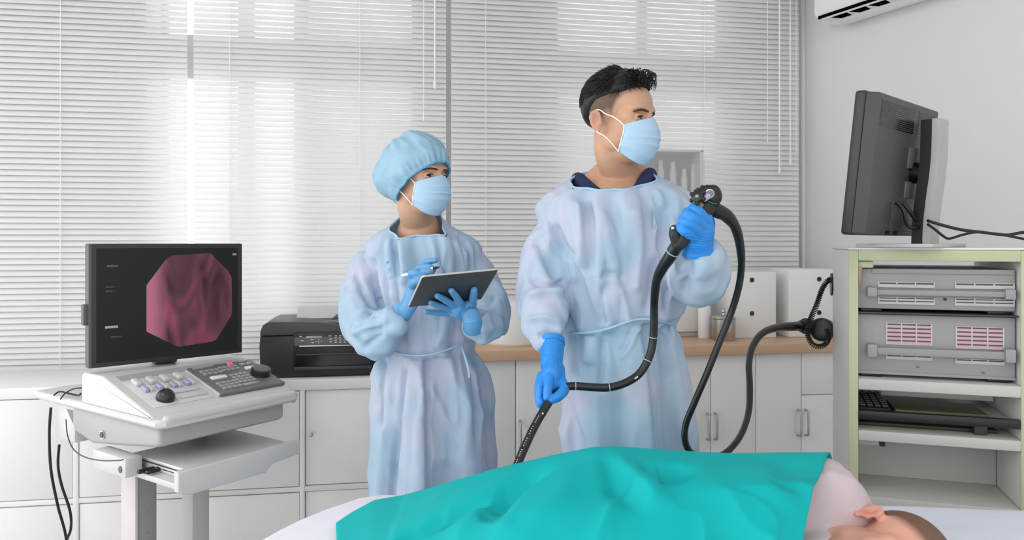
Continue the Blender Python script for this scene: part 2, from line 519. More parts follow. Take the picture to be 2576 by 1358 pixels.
# ------------------------------------------------------------------ base cabinets and worktop on the right
CD = 0.50
CZ = 0.862
seams = [wt(q, CD) for q in (1056, 1297, 1543, 1788, 1901, 2016, 2140)]
labels = ['white base cabinet just right of the woman, plain door without a visible handle',
          'white base cabinet door with steel handle beside the gloved lower hand of the man',
          'white base cabinet behind the man with its steel handle at the right edge',
          'narrow white base cabinet with left steel handle inside the hanging black tube loop',
          'narrow white base cabinet right of the hanging tube, handle at its right edge',
          'white base cabinet with a drawer seam, partly behind the equipment cart']
hand = [None, 'l', 'r', 'l', 'r', 'l']
for i in range(6):
    a, bb = seams[i], seams[i+1]
    c_ = wthing('base_cabinet', labels[i], 'cabinet', 0, 0, 0, 'white base cabinets under the wooden worktop')
    m = MB(); m.box(a+0.0005, bb-0.0005, -CD+0.02, -0.12, 0.09, CZ); m.box(a+0.0005, bb-0.0005, -CD+0.07, -0.12, 0, 0.09); m.build('carcass', M_white, c_)
    z1 = CZ-0.004
    if i == 5:
        m = MB(); m.box(a+0.0015, bb-0.0015, -CD, -CD+0.018, CZ-0.175, z1, 0.0015); m.build('drawer_front', M_white, c_); z1 = CZ-0.178
    m = MB(); m.box(a+0.0015, bb-0.0015, -CD, -CD+0.018, 0.095, z1, 0.0015)
    d_ = m.build('door', M_white, c_)
    if hand[i]:
        hx = a+0.016 if hand[i] == 'l' else bb-0.016
        zc = 0.575
        k = MB(); k.tube([(hx, -CD, zc-0.052), (hx, -CD-0.018, zc-0.05), (hx, -CD-0.026, zc-0.036), (hx, -CD-0.026, zc+0.036), (hx, -CD-0.018, zc+0.05), (hx, -CD, zc+0.052)], 0.0045, n=10, res=5)
        k.build('handle', M_chrome, d_)
WTZ = 0.902
wk = wthing('worktop', 'long beech coloured worktop over the white base cabinets behind the man', 'worktop', 0, 0)
m = MB(); m.box(seams[0], seams[6]+0.02, -CD-0.03, -0.12, CZ, WTZ, 0.004, 2); m.build('board', M_wood, wk)

def on_top(px, dep):
    """Wall-frame distance for a column px at dep metres in front of the wall."""
    return wt(px, dep)
# white round tub between the two people
tx = wt(1288, 0.33)
tub = wthing('round_tub', 'large white round tub on the worktop between the two staff', 'tub', tx, 0.33, WTZ)
m = MB(); m.lathe([(0.108, 0), (0.116, 0.006), (0.118, 0.02), (0.118, 0.165), (0.114, 0.172), (0.10, 0.176)], 48); m.build('body', M_whitep, tub)
m = MB(); m.lathe([(0.119, 0.0), (0.121, 0.003), (0.121, 0.009), (0.118, 0.011)], 48); m.build('base_ring', mat('cream_plastic', rgb(214, 210, 190), 0.5), tub)

# white file boxes with two black finger holes
def file_box(px0, px1, d0, d1, ztop, label):
    x0, x1 = wt(px0, d1), wt(px1, d1)
    r = wthing('file_box', label, 'file box', (x0+x1)/2, (d0+d1)/2, WTZ, 'white file boxes on the worktop')
    hx = (x1-x0)/2; hy = (d1-d0)/2; h = ztop - WTZ
    m = MB(); m.box(-hx, hx, -hy, hy, 0, h, 0.004); m.build('body', M_whitep, r)
    return r, hx, hy, h
def hole(r, x, y, z, rad=0.011):
    m = MB()
    M_ = Matrix.Translation((x, y, z)) @ Matrix.Rotation(math.pi/2, 4, 'X')
    m.lathe([(rad*1.18, -0.0015), (rad*1.18, 0.002), (rad*0.98, 0.0024)], 24, M_)
    m.build('finger_hole', M_white, r)
    m = MB(); m.lathe([(rad*0.96, 0.0), (rad*0.96, 0.0030)], 24, M_); m.build('hole_shadow', M_blackg, r)
fb, hx, hy, h = file_box(1838, 1953, 0.135, 0.34, 1.185, 'white upright file box with two black holes, between the bottle and the hanging tube')
for py in (704, 788):
    z = wz(py, wt(1891, 0.34), 0.34) - WTZ
    hole(fb, wt(1891, 0.34) - (wt(1838, 0.34)+wt(1953, 0.34))/2, -hy, z)
fb, hx, hy, h = file_box(1984, 2100, 0.135, 0.34, 1.195, 'white upright file box with two black holes, right one beside the equipment cart')
for py in (702, 786):
    z = wz(py, wt(2060, 0.34), 0.34) - WTZ
    hole(fb, wt(2060, 0.34) - (wt(1984, 0.34)+wt(2100, 0.34))/2, -hy, z)

# steel canister
cx_ = wt(1815, 0.36)
cn = wthing('steel_canister', 'brushed steel canister with a knobbed lid on the wooden worktop', 'canister', cx_, 0.38, WTZ)
m = MB(); m.lathe([(0.046, 0), (0.048, 0.004), (0.048, 0.088), (0.046, 0.090)], 40); m.build('body', M_chrome, cn)
m = MB(); m.lathe([(0.049, 0.089), (0.050, 0.092), (0.050, 0.097), (0.03, 0.104), (0.008, 0.106), (0.006, 0.113), (0.010, 0.119), (0.009, 0.126), (0.003, 0.129)], 40); m.build('lid', M_chrome, cn)
# white bottle beside it
bx = wt(1772, 0.30)
bt = wthing('dispenser_bottle', 'slim white bottle standing left of the steel canister', 'bottle', bx, 0.30, WTZ)
m = MB(); m.lathe([(0.024, 0), (0.027, 0.005), (0.027, 0.12), (0.022, 0.14), (0.012, 0.15), (0.012, 0.16)], 28); m.build('body', M_whitep, bt)
m = MB(); m.lathe([(0.014, 0.158), (0.014, 0.185), (0.011, 0.19)], 24); m.build('cap', M_white, bt)

# tall white medicine cabinet with a glazed compartment of bottles, behind the man
x0, x1 = wt(1612, 0.24), wt(1770, 0.24)
zt_ = wz(378, x1, 0.24); zm_ = wz(508, x1, 0.24)
mc = wthing('medicine_cabinet', 'narrow white cabinet with a grey glazed top of bottles, standing behind the man', 'cabinet', 0, 0)
M_cabw = mat('cabinet_frame', rgb(205, 205, 205), 0.5)
M_inner = mat('cabinet_inside', rgb(150, 151, 152), 0.6)
m = MB()
m.box(x0, x0+0.016, -0.24, -0.11, WTZ, zt_, 0.002); m.box(x1-0.016, x1, -0.24, -0.11, WTZ, zt_, 0.002)
m.box(x0, x1, -0.24, -0.11, zt_-0.010, zt_, 0.002); m.box(x0, x1, -0.24, -0.11, zm_-0.012, zm_, 0.002); m.box(x0, x1, -0.24, -0.11, WTZ, WTZ+0.02, 0.002)
m.build('frame', M_cabw, mc)
m = MB(); m.box(x0+0.016, x1-0.016, -0.125, -0.115, WTZ+0.02, zt_-0.010); m.build('back_panel', M_inner, mc)
m = MB(); m.box(x0+0.004, x1-0.004, -0.252, -0.2405, WTZ+0.022, zm_-0.014, 0.002); dd = m.build('door', M_whitep, mc)
m = MB(); m.box(x1-0.05, x1-0.043, -0.262, -0.2525, zm_-0.30, zm_-0.16, 0.002); m.build('handle', M_chrome, dd)
m = MB(); m.box(x0+0.016, x1-0.016, -0.2375, -0.235, zm_, zt_-0.010)
gm = bpy.data.materials.new('cabinet_glass'); gm.use_nodes = True
_nt = gm.node_tree; _b = _nt.nodes['Principled BSDF']; _tr = _nt.nodes.new('ShaderNodeBsdfTransparent'); _ms = _nt.nodes.new('ShaderNodeMixShader')
_b.inputs['Base Color'].default_value = (0.75, 0.77, 0.78, 1); _b.inputs['Roughness'].default_value = 0.08
_ms.inputs[0].default_value = 0.25; _nt.links.new(_tr.outputs[0], _ms.inputs[1]); _nt.links.new(_b.outputs[0], _ms.inputs[2]); _nt.links.new(_ms.outputs[0], _nt.nodes['Material Output'].inputs['Surface'])
m.build('glass_pane', gm, mc)
for i, (px, top, wd) in enumerate(((1662, 404, 0.0145), (1693, 408, 0.0145), (1721, 425, 0.0135), (1744, 414, 0.011))):
    bxx = wt(px, 0.18); zt2 = wz(top, bxx, 0.18)
    lb = ['white bottle in the glazed cabinet, nearest the face mask of the man', 'white bottle in the glazed cabinet, second from the man',
          'short white bottle in the glazed cabinet, third from the man', 'slim white bottle in the glazed cabinet at the right frame'][i]
    q = wthing('medicine_bottle', lb, 'bottle', bxx, 0.18, zm_+0.0008, 'bottles in the glazed cabinet')
    h = zt2 - zm_
    m = MB(); m.lathe([(wd*0.9, 0), (wd, 0.003), (wd, h*0.74), (wd*0.75, h*0.84), (wd*0.62, h*0.86)], 20); m.build('body', M_whitep, q)
    m = MB(); m.lathe([(wd*0.7, h*0.86), (wd*0.7, h*0.985), (wd*0.6, h)], 20); m.build('cap', M_white, q)

# ------------------------------------------------------------------ printer on the storage cabinet
px0_, px1_ = wt(652, 0.47), wt(985, 0.47)
W_ = px1_-px0_
pr = wthing('printer', 'black multifunction printer on the white cabinet behind the woman', 'printer', px0_, 0.47, KZ)
M_pr = mat('printer_black', rgb(44, 44, 45), 0.42, var=0.05)
M_prl = mat('printer_lid', rgb(66, 66, 67), 0.45, var=0.05)
m = MB()
m.prism([(0.035, 0.004), (W_-0.035, 0.004), (W_-0.004, 0.03), (W_, 0.11), (W_-0.003, 0.155), (0.003, 0.155), (0.0, 0.115), (0.004, 0.03)], -0.0, 0.30, 'y', 0.004)
m.build('body', M_pr, pr)
m = MB()   # upper scanner body, top sweeps down to the right
m.prism([(0.003, 0.158), (W_-0.003, 0.158), (W_-0.003, 0.186), (W_*0.66, 0.190), (W_*0.48, 0.202), (W_*0.30, 0.207), (0.035, 0.208), (0.012, 0.196), (0.004, 0.175)], -0.002, 0.30, 'y', 0.004)
m.build('scanner_lid', M_prl, pr)
m = MB(); m.box(W_*0.255, W_*0.90, -0.010, 0.004, 0.028, 0.168, 0.003); m.build('front_bay', M_black, pr)
m = MB(); m.box(W_*0.27, W_*0.845, -0.0125, -0.009, 0.045, 0.082); m.build('output_slot', M_blackg, pr)
m = MB(); m.box(W_*0.262, W_*0.85, -0.020, -0.009, 0.030, 0.043, 0.003); m.build('output_tray', M_dark, pr)
m = MB(); m.box(W_*0.275, W_*0.84, -0.015, -0.009, 0.084, 0.090, 0.002); m.build('slot_lip', M_dark, pr)
pz0, pz1 = 0.118, 0.162
Mt = Matrix.Translation((0, -0.012, 0.118)) @ Matrix.Rotation(math.radians(-14), 4, 'X') @ Matrix.Translation((0, 0, -0.118))
m = MB(); m.box(W_*0.26, W_-0.015, -0.006, 0.004, pz0, pz1, 0.002, M=Mt); pn = m.build('control_panel', mat('panel_grey', rgb(74, 75, 76), 0.35), pr)
m = MB(); m.box(W_*0.30, W_-0.015, -0.011, -0.004, pz0-0.003, pz0+0.001, 0.001, M=Mt); m.build('silver_strip', M_chrome, pn)
m = MB(); m.box(W_*0.35, W_*0.47, -0.0075, -0.005, pz0+0.028, pz0+0.036, 0.0005, M=Mt); m.build('display', mat('lcd_grey', rgb(150, 153, 152), 0.3), pn)
m = MB()
for c in range(3):
    for r_ in range(4):
        x = W_*(0.565 + 0.034*c); z = pz0 + 0.010 + 0.008*r_
        m.box(x, x+W_*0.017, -0.0072, -0.005, z, z+0.0028, M=Mt)
for (x, z) in ((0.30, 0.034), (0.31, 0.018), (0.385, 0.022), (0.39, 0.010), (0.52, 0.034), (0.525, 0.022), (0.525, 0.012)):
    m.box(W_*x, W_*(x+0.02), -0.0072, -0.005, pz0+z, pz0+z+0.003, M=Mt)
for dx, dz in ((-0.02, 0), (0.02, 0), (0, 0.006), (0, -0.006), (0, 0)):
    m.box(W_*(0.445+dx)-0.0025, W_*(0.445+dx)+0.0025, -0.0072, -0.005, pz0+0.016+dz-0.0012, pz0+0.016+dz+0.0012, M=Mt)
m.build('key_print', mat('key_print', rgb(205, 205, 205), 0.5), pn)
m = MB(); m.prism([(0.15, 0.205), (0.165, 0.205), (0.235, 0.243), (0.226, 0.247)], W_*0.24, W_*0.80, 'x', 0.001)
m.build('paper_support', mat('paper_grey', rgb(196, 196, 196), 0.6), pr)
m = MB(); m.prism([(W_*0.50, 0.196), (W_*0.90, 0.186), (W_*0.90, 0.218), (W_*0.62, 0.222), (W_*0.56, 0.218)], 0.06, 0.24, 'y', 0.003)
m.build('document_feeder', M_pr, pr)
m = MB(); m.prism([(W_*0.46, 0.200), (W_*0.90, 0.186), (W_*0.90, 0.200), (W_*0.56, 0.208)], 0.03, 0.06, 'y', 0.002)
m.build('feeder_tray', M_mid, pr)
# ------------------------------------------------------------------ left control trolley
M_con = mat('console_white', rgb(206, 206, 205), 0.42, var=0.012, scale=10)
M_cong = mat('console_grey', rgb(172, 171, 171), 0.5, var=0.02, scale=10)
M_lav = mat('lavender_key', rgb(176, 172, 208), 0.5)
CO = Vector((-0.929, 1.988, 0)); CA = math.radians(55)
tr = thing('control_trolley', 'white trolley with sloped control panel, trackball and grey keypad at the left', 'trolley', CO, CA)
DZ = 0.84
# desktop with rounded front lip
out = [(0.02, 0.0), (0.45, 0.0), (0.47, 0.02), (0.47, 0.60), (0.40, 0.66), (0.10, 0.735), (0.0, 0.72), (0.0, 0.02)]
m = MB(); m.prism(out, DZ-0.027, DZ, 'z', 0.011, 4); m.build('desktop', M_con, tr)
m = MB(); m.tube([(0.03, 0.012, DZ-0.004), (0.15, 0.010, DZ-0.003), (0.32, 0.012, DZ-0.004), (0.445, 0.014, DZ-0.005)], [0.013, 0.015, 0.015, 0.013], n=14, dome=True); m.build('wrist_rest', M_con, tr)
# body block under the desktop, belly drops at the back
m = MB(); m.prism([(0.035, DZ-0.028), (0.035, 0.765), (0.05, 0.757), (0.22, 0.735), (0.40, 0.715), (0.50, 0.735), (0.56, 0.79), (0.57, DZ-0.028)], 0.02, 0.43, 'x', 0.012, 3)
m.build('body', M_cong, tr)
m = MB(); m.tube([(0.0195, 0.33, 0.752), (0.016, 0.33, 0.752)], [0.0125, 0.012], n=24, res=1); sk = m.build('socket', M_chrome, tr)
m = MB(); m.tube([(0.017, 0.33, 0.752), (0.0145, 0.33, 0.752)], [0.009, 0.009], n=20, res=1); m.build('socket_core', M_black, sk)
# console housing
def panel_z(y): return 0.853 + (y-0.055)*(0.925-0.853)/(0.285-0.055)
m = MB(); m.prism([(0.03, DZ-0.002), (0.04, 0.847), (0.055, 0.853), (0.285, 0.925), (0.30, 0.929), (0.405, 0.929), (0.415, 0.92), (0.415, DZ-0.002)], 0.0, 0.465, 'x', 0.006, 3)
m.build('housing', M_con, tr)
sl = math.atan2(0.072, 0.23)
PM = Matrix.Translation((0, 0.055, 0.853)) @ Matrix.Rotation(sl, 4, 'X')       # panel frame: x across, y up the slope, z out
m = MB(); m.box(0.03, 0.45, 0.205, 0.236, 0.0, 0.0015, M=PM); m.build('recess_strip', mat('strip_grey', rgb(178, 178, 178), 0.5), tr)
m = MB(); m.box(0.03, 0.215, 0.02, 0.195, 0.0, 0.002, 0.001, M=PM); m.build('button_field', mat('field_grey', rgb(214, 214, 216), 0.5), tr)
# trackball
m = MB(); m.ell((0, 0, 0), (0.0255, 0.0255, 0.0255), 32, M=PM @ Matrix.Translation((0.078, 0.052, 0.0085)))
m.build('trackball', mat('trackball_black', rgb(40, 40, 41), 0.22, var=0.15, scale=60), tr)
m = MB(); m.lathe([(0.033, 0), (0.033, 0.003), (0.030, 0.0045)], 32, M=PM @ Matrix.Translation((0.078, 0.052, 0.0))); m.build('trackball_ring', M_con, tr)
# paddle keys on the white field
def pkey(x, y, wx, wy, h, material):
    q = MB(); q.box(x, x+wx, y, y+wy, 0.001, h, min(wx, wy)*0.25, 3, M=PM); q.build('button', material, tr)
for i in range(4):
    pkey(0.045+0.042*i, 0.150, 0.022, 0.036, 0.016, M_con)
    pkey(0.050+0.042*i, 0.108, 0.012, 0.028, 0.014, M_lav)
    pkey(0.066+0.042*i, 0.108, 0.012, 0.030, 0.013, M_con)
pkey(0.115, 0.075, 0.085, 0.020, 0.008, M_con); pkey(0.120, 0.040, 0.085, 0.022, 0.008, M_con)
# grey keypad
KM = PM @ Matrix.Translation((0.225, 0.012, 0.0))
M_kp = mat('keypad_grey', rgb(112, 112, 113), 0.5); M_key = mat('key_grey', rgb(158, 158, 158), 0.45)
m = MB(); m.box(0, 0.232, 0, 0.192, 0.0, 0.0115, 0.005, 3, M=KM); kp = m.build('keypad', M_kp, tr)
m = MB(); m.box(-0.0025, 0.0035, 0.004, 0.188, 0.0, 0.0095, 0.001, M=KM); m.build('keypad_edge', M_con, kp)
def keys(name, x0, y0, nx, ny, px_, py_, wx, wy, material):
    q = MB()
    for i in range(nx):
        for j in range(ny):
            q.box(x0+i*px_, x0+i*px_+wx, y0+j*py_, y0+j*py_+wy, 0.0095, 0.0165, 0.002, 2, M=KM)
    return q.build(name, material, kp)
keys('number_keys', 0.024, 0.020, 4, 3, 0.017, 0.0165, 0.0135, 0.013, M_key)
keys('letter_keys', 0.092, 0.040, 4, 4, 0.016, 0.0165, 0.0125, 0.013, M_key)
keys('function_keys', 0.024, 0.125, 4, 2, 0.017, 0.0175, 0.0135, 0.013, M_key)
keys('menu_keys', 0.090, 0.130, 4, 2, 0.017, 0.0175, 0.0135, 0.013, M_key)
keys('side_keys', 0.170, 0.150, 2, 1, 0.022, 0.02, 0.018, 0.014, M_key)
keys('space_bar', 0.092, 0.020, 1, 1, 0.1, 0.1, 0.058, 0.013, M_key)
keys('white_keys', 0.030, 0.090, 1, 1, 0.1, 0.1, 0.052, 0.017, M_whitep); keys('white_keys', 0.170, 0.118, 1, 1, 0.1, 0.1, 0.048, 0.018, M_whitep)
keys('label_strip', 0.016, 0.172, 1, 1, 0.1, 0.1, 0.07, 0.008, M_key); keys('label_strip', 0.180, 0.174, 1, 1, 0.1, 0.1, 0.03, 0.010, M_key)
m = MB(); m.box(0.134, 0.152, 0.164, 0.180, 0.0095, 0.018, 0.003, M=KM); m.build('red_key', mat('red_key', rgb(240, 90, 125), 0.4, emit=0.4), kp)
m = MB(); m.lathe([(0.030, 0.008), (0.031, 0.012), (0.031, 0.030), (0.028, 0.033), (0.012, 0.0335)], 36, M=KM @ Matrix.Translation((0.192, 0.078, 0))); m.build('jog_dial', mat('dial_black', rgb(46, 46, 47), 0.35), kp)
# pull-out tray with its lip
m = MB(); m.box(0.03, 0.42, -0.02, 0.36, 0.655, 0.672, 0.003); m.build('tray', M_con, tr)
m = MB(); m.prism([(0.03, 0.705), (0.428, 0.705), (0.432, 0.70), (0.432, 0.662), (0.33, 0.655), (0.305, 0.635), (0.06, 0.635), (0.03, 0.65)], -0.040, -0.018, 'y', 0.005, 3); m.build('tray_lip', M_con, tr)
# bracket under the left side
m = MB(); m.box(-0.005, 0.045, 0.16, 0.34, 0.66, 0.715, 0.006); bk = m.build('bracket', M_con, tr)
m = MB(); m.tube([(-0.004, 0.185, 0.682), (-0.0065, 0.185, 0.682)], [0.0095, 0.0095], n=16, res=1); m.build('bracket_hole', M_blackg, bk)
m = MB(); m.box(0.02, 0.09, 0.50, 0.62, 0.70, DZ-0.02, 0.008); m.build('rear_bracket', M_con, tr)
m = MB(); m.tube([(0.47, 0.05, DZ-0.03), (0.478, 0.05, DZ-0.034), (0.478, 0.07, DZ-0.034)], 0.007, n=10, dome=True); m.build('side_hook', M_con, tr)
# columns and base
m = MB(); m.box(0.075, 0.135, 0.245, 0.315, 0.12, 0.66, 0.004); cl = m.build('column', mat('column_grey', rgb(150, 150, 150), 0.45), tr)
m = MB(); m.box(0.066, 0.076, 0.240, 0.320, 0.12, 0.66, 0.003); m.build('column_cover', mat('column_cover', rgb(205, 200, 200), 0.5), cl)
m = MB()
for z in (0.64, 0.615, 0.52, 0.46, 0.36):
    m.tube([(0.105, 0.246, z), (0.105, 0.2435, z)], [0.0022, 0.002], n=10, res=1)
m.build('column_screw', M_chrome, cl)
m = MB(); m.box(0.265, 0.325, 0.27, 0.33, 0.12, 0.73, 0.006); m.build('column', mat('column_light', rgb(190, 190, 190), 0.5), tr)
m = MB(); m.box(0.02, 0.44, 0.03, 0.60, 0.075, 0.125, 0.02, 3); bs = m.build('base', M_con, tr)
for x in (0.06, 0.40):
    for y in (0.08, 0.55):
        m = MB(); m.tube([(x-0.012, y, 0.035), (x+0.012, y, 0.035)], [0.035, 0.035], n=24, res=1); m.cyl((x, y, 0.05), (x, y, 0.08), 0.012); m.build('caster', M_dark, bs)

# silver laptop-like unit lying on the tray
lp = thing('laptop', 'closed silver laptop on the pull-out tray below the control panel', 'laptop', CO, CA)
m = MB(); m.box(0.06, 0.40, -0.012, 0.25, 0.6723, 0.690, 0.004); m.build('base', mat('laptop_silver', rgb(205, 205, 205), 0.4, metal=0.2), lp)
m = MB(); m.box(0.06, 0.40, -0.012, 0.25, 0.6925, 0.703, 0.004); m.build('lid', mat('laptop_lid', rgb(214, 214, 214), 0.35, metal=0.2), lp)
m = MB(); m.box(0.062, 0.398, -0.010, 0.248, 0.6895, 0.693); m.build('hinge_gap', M_dark, lp)
m = MB(); m.box(0.0585, 0.061, 0.10, 0.115, 0.680, 0.687); m.box(0.0585, 0.061, 0.03, 0.085, 0.683, 0.685); m.build('port', M_black, lp)

# monitor standing on the trolley
BL = Vector((-1.214, 2.18, 0.946)); MA = math.radians(45); MWd, MH = 0.452, 0.361
mo = thing('endoscopy_monitor', 'black flat monitor showing a pink endoscope picture, on the control trolley', 'monitor', BL, MA)
M_bez = mat('bezel_black', rgb(46, 46, 47), 0.45, var=0.03); M_bezs = mat('bezel_side', rgb(84, 84, 85), 0.5)
m = MB(); m.box(-0.008, MWd, 0.0, 0.034, 0, MH, 0.004, 2); m.build('housing', M_bezs, mo)
m = MB(); m.box(0.0, MWd, -0.003, 0.002, 0.001, MH-0.001, 0.002); m.build('bezel', M_bez, mo)
m = MB(); m.box(0.012, MWd-0.016, -0.0042, -0.003, 0.014, MH-0.014); sc = m.build('screen', mat('screen_black', rgb(36, 36, 37), 0.3, var=0.03, spec=0.3), mo)
m = MB(); m.box(-0.020, -0.006, 0.004, 0.028, 0.125, 0.185, 0.003); m.build('side_handle', M_bezs, mo)
m = MB(); m.box(0.12, 0.33, 0.034, 0.07, 0.08, 0.28, 0.01); m.build('rear_cover', M_bezs, mo)
m = MB(); m.box(0.19, 0.26, 0.04, 0.075, -0.0155, 0.15, 0.006); m.build('stand', M_bezs, mo)
# endoscope picture: an octagon of lit tissue
pm = bpy.data.materials.new('endoscope_picture'); pm.use_nodes = True
nt = pm.node_tree; N = nt.nodes; L = nt.links; bs_ = N['Principled BSDF']
tc = N.new('ShaderNodeTexCoord'); mp = N.new('ShaderNodeMapping'); mp.inputs['Rotation'].default_value = (0, math.radians(-38), 0); mp.inputs['Scale'].default_value = (16, 1, 6.5)
L.new(tc.outputs['Object'], mp.inputs['Vector'])
n1 = N.new('ShaderNodeTexNoise'); n1.inputs['Scale'].default_value = 1.0; n1.inputs['Detail'].default_value = 1.5; n1.inputs['Distortion'].default_value = 0.8
L.new(mp.outputs[0], n1.inputs['Vector'])
cr = N.new('ShaderNodeValToRGB'); el = cr.color_ramp.elements
el[0].position = 0.30; el[0].color = rgb(62, 32, 42); el[1].position = 0.72; el[1].color = rgb(150, 74, 98)
e = el.new(0.48); e.color = rgb(96, 58, 70); e = el.new(0.6); e.color = rgb(126, 62, 84)
L.new(n1.outputs['Fac'], cr.inputs[0])
sx = N.new('ShaderNodeSeparateXYZ'); L.new(tc.outputs['Object'], sx.inputs[0])
ed = N.new('ShaderNodeMapRange'); ed.inputs['From Min'].default_value = 0.165; ed.inputs['From Max'].default_value = 0.215; ed.inputs['To Min'].default_value = 1; ed.inputs['To Max'].default_value = 0
L.new(sx.outputs['X'], ed.inputs['Value'])
mxx = N.new('ShaderNodeMix'); mxx.data_type = 'RGBA'; L.new(ed.outputs[0], mxx.inputs[0]); L.new(cr.outputs[0], mxx.inputs[6]); mxx.inputs[7].default_value = rgb(186, 112, 136)
bs_.inputs['Base Color'].default_value = (0.002, 0.002, 0.002, 1); bs_.inputs['Roughness'].default_value = 0.3; bs_.inputs['Specular IOR Level'].default_value = 0.3
L.new(mxx.outputs[2], bs_.inputs['Emission Color']); bs_.inputs['Emission Strength'].default_value = 0.95
oc = [(0.150, 0.095), (0.150, 0.235), (0.205, 0.310), (0.225, 0.325), (0.345, 0.330), (0.405, 0.270), (0.415, 0.250), (0.417, 0.130), (0.365, 0.052), (0.350, 0.046), (0.250, 0.040), (0.235, 0.044)]
m = MB(); m.prism(oc, -0.0052, -0.0044, 'y'); m.build('endoscope_picture', pm, sc)
def smudge(x0, x1, z0, z1, c, e_):
    q = MB(); q.box(x0, x1, -0.0050, -0.0043, z0, z1, 0.0002); q.build('screen_text', mat('screen_text_%d' % c, rgb(c, c, c), 0.5, emit=e_), sc)
smudge(0.035, 0.070, 0.113, 0.120, 140, 0.5); smudge(0.040, 0.070, 0.292, 0.298, 72, 0.4); smudge(0.418, 0.432, 0.322, 0.329, 120, 0.5)
smudge(0.036, 0.056, 0.220, 0.224, 62, 0.3); smudge(0.036, 0.062, 0.232, 0.236, 62, 0.3); smudge(0.05, 0.08, 0.085, 0.089, 58, 0.3)

# cables of the trolley
def cable(name, label, pts, r, material=M_black, cat='cable', n=10):
    q = MB(); q.tube(pts, r, n=n, res=8)
    return tag(q.build(name, material), label, cat)
cable('power_cable', 'thick black power cable hanging at the outer left of the trolley', [P(128, 1025, 2.36), P(124, 1090, 2.36), P(128, 1180, 2.36), P(145, 1270, 2.40), P(168, 1365, 2.45), P(170, 1500, 2.50), P(172, 1600, 2.52)], 0.0042)
cable('power_cable', 'black power cable bulging to the right, inner one under the trolley', [P(149, 1118, 2.42), P(146, 1170, 2.42), P(155, 1220, 2.42), P(176, 1285, 2.42), P(178, 1330, 2.46), P(165, 1375, 2.48), P(158, 1500, 2.52), P(160, 1590, 2.54)], 0.0042)
cable('thin_cable', 'thin grey cable looping along the trolley side to the laptop', [P(166, 1055, 2.28), P(170, 1095, 2.25), P(185, 1130, 2.22), P(215, 1150, 2.16), P(255, 1158, 2.10), P(295, 1158, 2.06), P(310, 1156, 2.05)], 0.0018, M_dark)
cable('desk_cable', 'bundled thin black cable lying on the back corner of the trolley', [P(136, 994, 2.31), P(150, 985, 2.31), P(175, 990, 2.3), P(197, 994, 2.29), P(203, 990, 2.28)], 0.0028)
cable('desk_cable', 'curved black cable rising behind the housing of the trolley', [P(152, 1004, 2.29), P(165, 988, 2.29), P(185, 978, 2.28), P(204, 976, 2.27)], 0.0022)
us = thing('usb_plug', 'black usb plug stuck in the side of the silver laptop', 'plug', CO, CA)
m = MB(); m.box(0.020, 0.0585, 0.092, 0.106, 0.677, 0.688, 0.003); m.build('plug_body', M_black, us)
m = MB(); m.box(0.012, 0.0585, 0.120, 0.133, 0.675, 0.686, 0.003); m.build('plug_tail', M_black, us)
# ------------------------------------------------------------------ equipment cart at the right
M_cart = mat('cart_white', rgb(226, 226, 222), 0.45, var=0.012)
M_cartg = mat('cart_cream', rgb(188, 192, 158), 0.5, var=0.02)
M_shelf = mat('cart_shelf', rgb(196, 196, 192), 0.5, var=0.02)
M_dev = mat('device_grey', rgb(152, 153, 153), 0.5, var=0.015)
M_devd = mat('device_rim', rgb(150, 151, 151), 0.5)
M_slot = mat('vent_dark', rgb(96, 88, 92), 0.7); M_vent = mat('vent_light', rgb(196, 196, 196), 0.5); M_pink = mat('vent_pink', rgb(205, 168, 178), 0.5)
KO = Vector((0.8916, 2.0, 0)); KA = math.radians(-17.5)
cs, sn = math.cos(KA), math.sin(KA)
def kx(px, y=0.0):
    """Local x on the cart where a sight line meets the plane y metres behind its front."""
    k = (px - CX)/F
    # X = KO.x + cs*x - sn*y ; Y = KO.y + sn*x + cs*y
    return (k*(KO.y + cs*y) - KO.x + sn*y) / (cs - k*sn)
def kz(py, x, y=0.0):
    return HC - (py - HY)/F*(KO.y + sn*x + cs*y)
xr = kx(2568); KW = xr + 0.023; KD = 0.424; KT = 1.291
ct = thing('equipment_cart', 'tall white and cream shelf cart with grey devices at the right', 'equipment cart', KO, KA)
m = MB(); m.box(0.002, 0.021, 0.0015, KD, 0.11, KT, 0.003); sp = m.build('side_panel', M_cart, ct)
m = MB(); m.box(0.0, 0.023, -0.002, 0.0015, 0.11, KT-0.001, 0.001); m.build('front_edge', M_cartg, sp)
m = MB(); m.box(KW-0.021, KW-0.002, 0.0015, KD, 0.11, KT, 0.003); sp = m.build('side_panel', M_cart, ct)
m = MB(); m.box(KW-0.023, KW, -0.002, 0.0015, 0.11, KT-0.001, 0.001); m.build('front_edge', M_cartg, sp)
m = MB(); m.box(-0.002, KW+0.002, -0.004, KD+0.004, KT, KT+0.006, 0.002); m.build('top_plate', M_cart, ct)
m = MB(); m.box(0.023, KW-0.023, -0.002, 0.016, 1.262, KT, 0.002); m.build('top_rail', M_cartg, ct)
def shelf(z0, z1, y0=-0.004, y1=KD, name='shelf'):
    q = MB(); q.box(0.023, KW-0.023, y0, y1, z0, z1, 0.003); return q.build(name, M_shelf, ct)
z5a, z5b = kz(983, 0.1), kz(955, 0.1)
shelf(z5a, z5b)
z4 = 1.126
z3a, z3b = kz(1112, 0.1), kz(1086, 0.1)
shelf(z3a, z3b)
za, zb = kz(1300, 0.2), kz(1262, 0.2)
shelf(za, zb)
shelf(0.14, 0.165)
m = MB(); m.box(0.023, KW-0.023, 0.20, 0.21, zb+0.0005, z3a-0.0005); m.build('back_panel', M_shelf, ct)
m = MB(); m.box(0.045, 0.10, 0.175, 0.199, z3a-0.055, z3a-0.001, 0.002); m.build('rear_bracket', M_cart, ct)
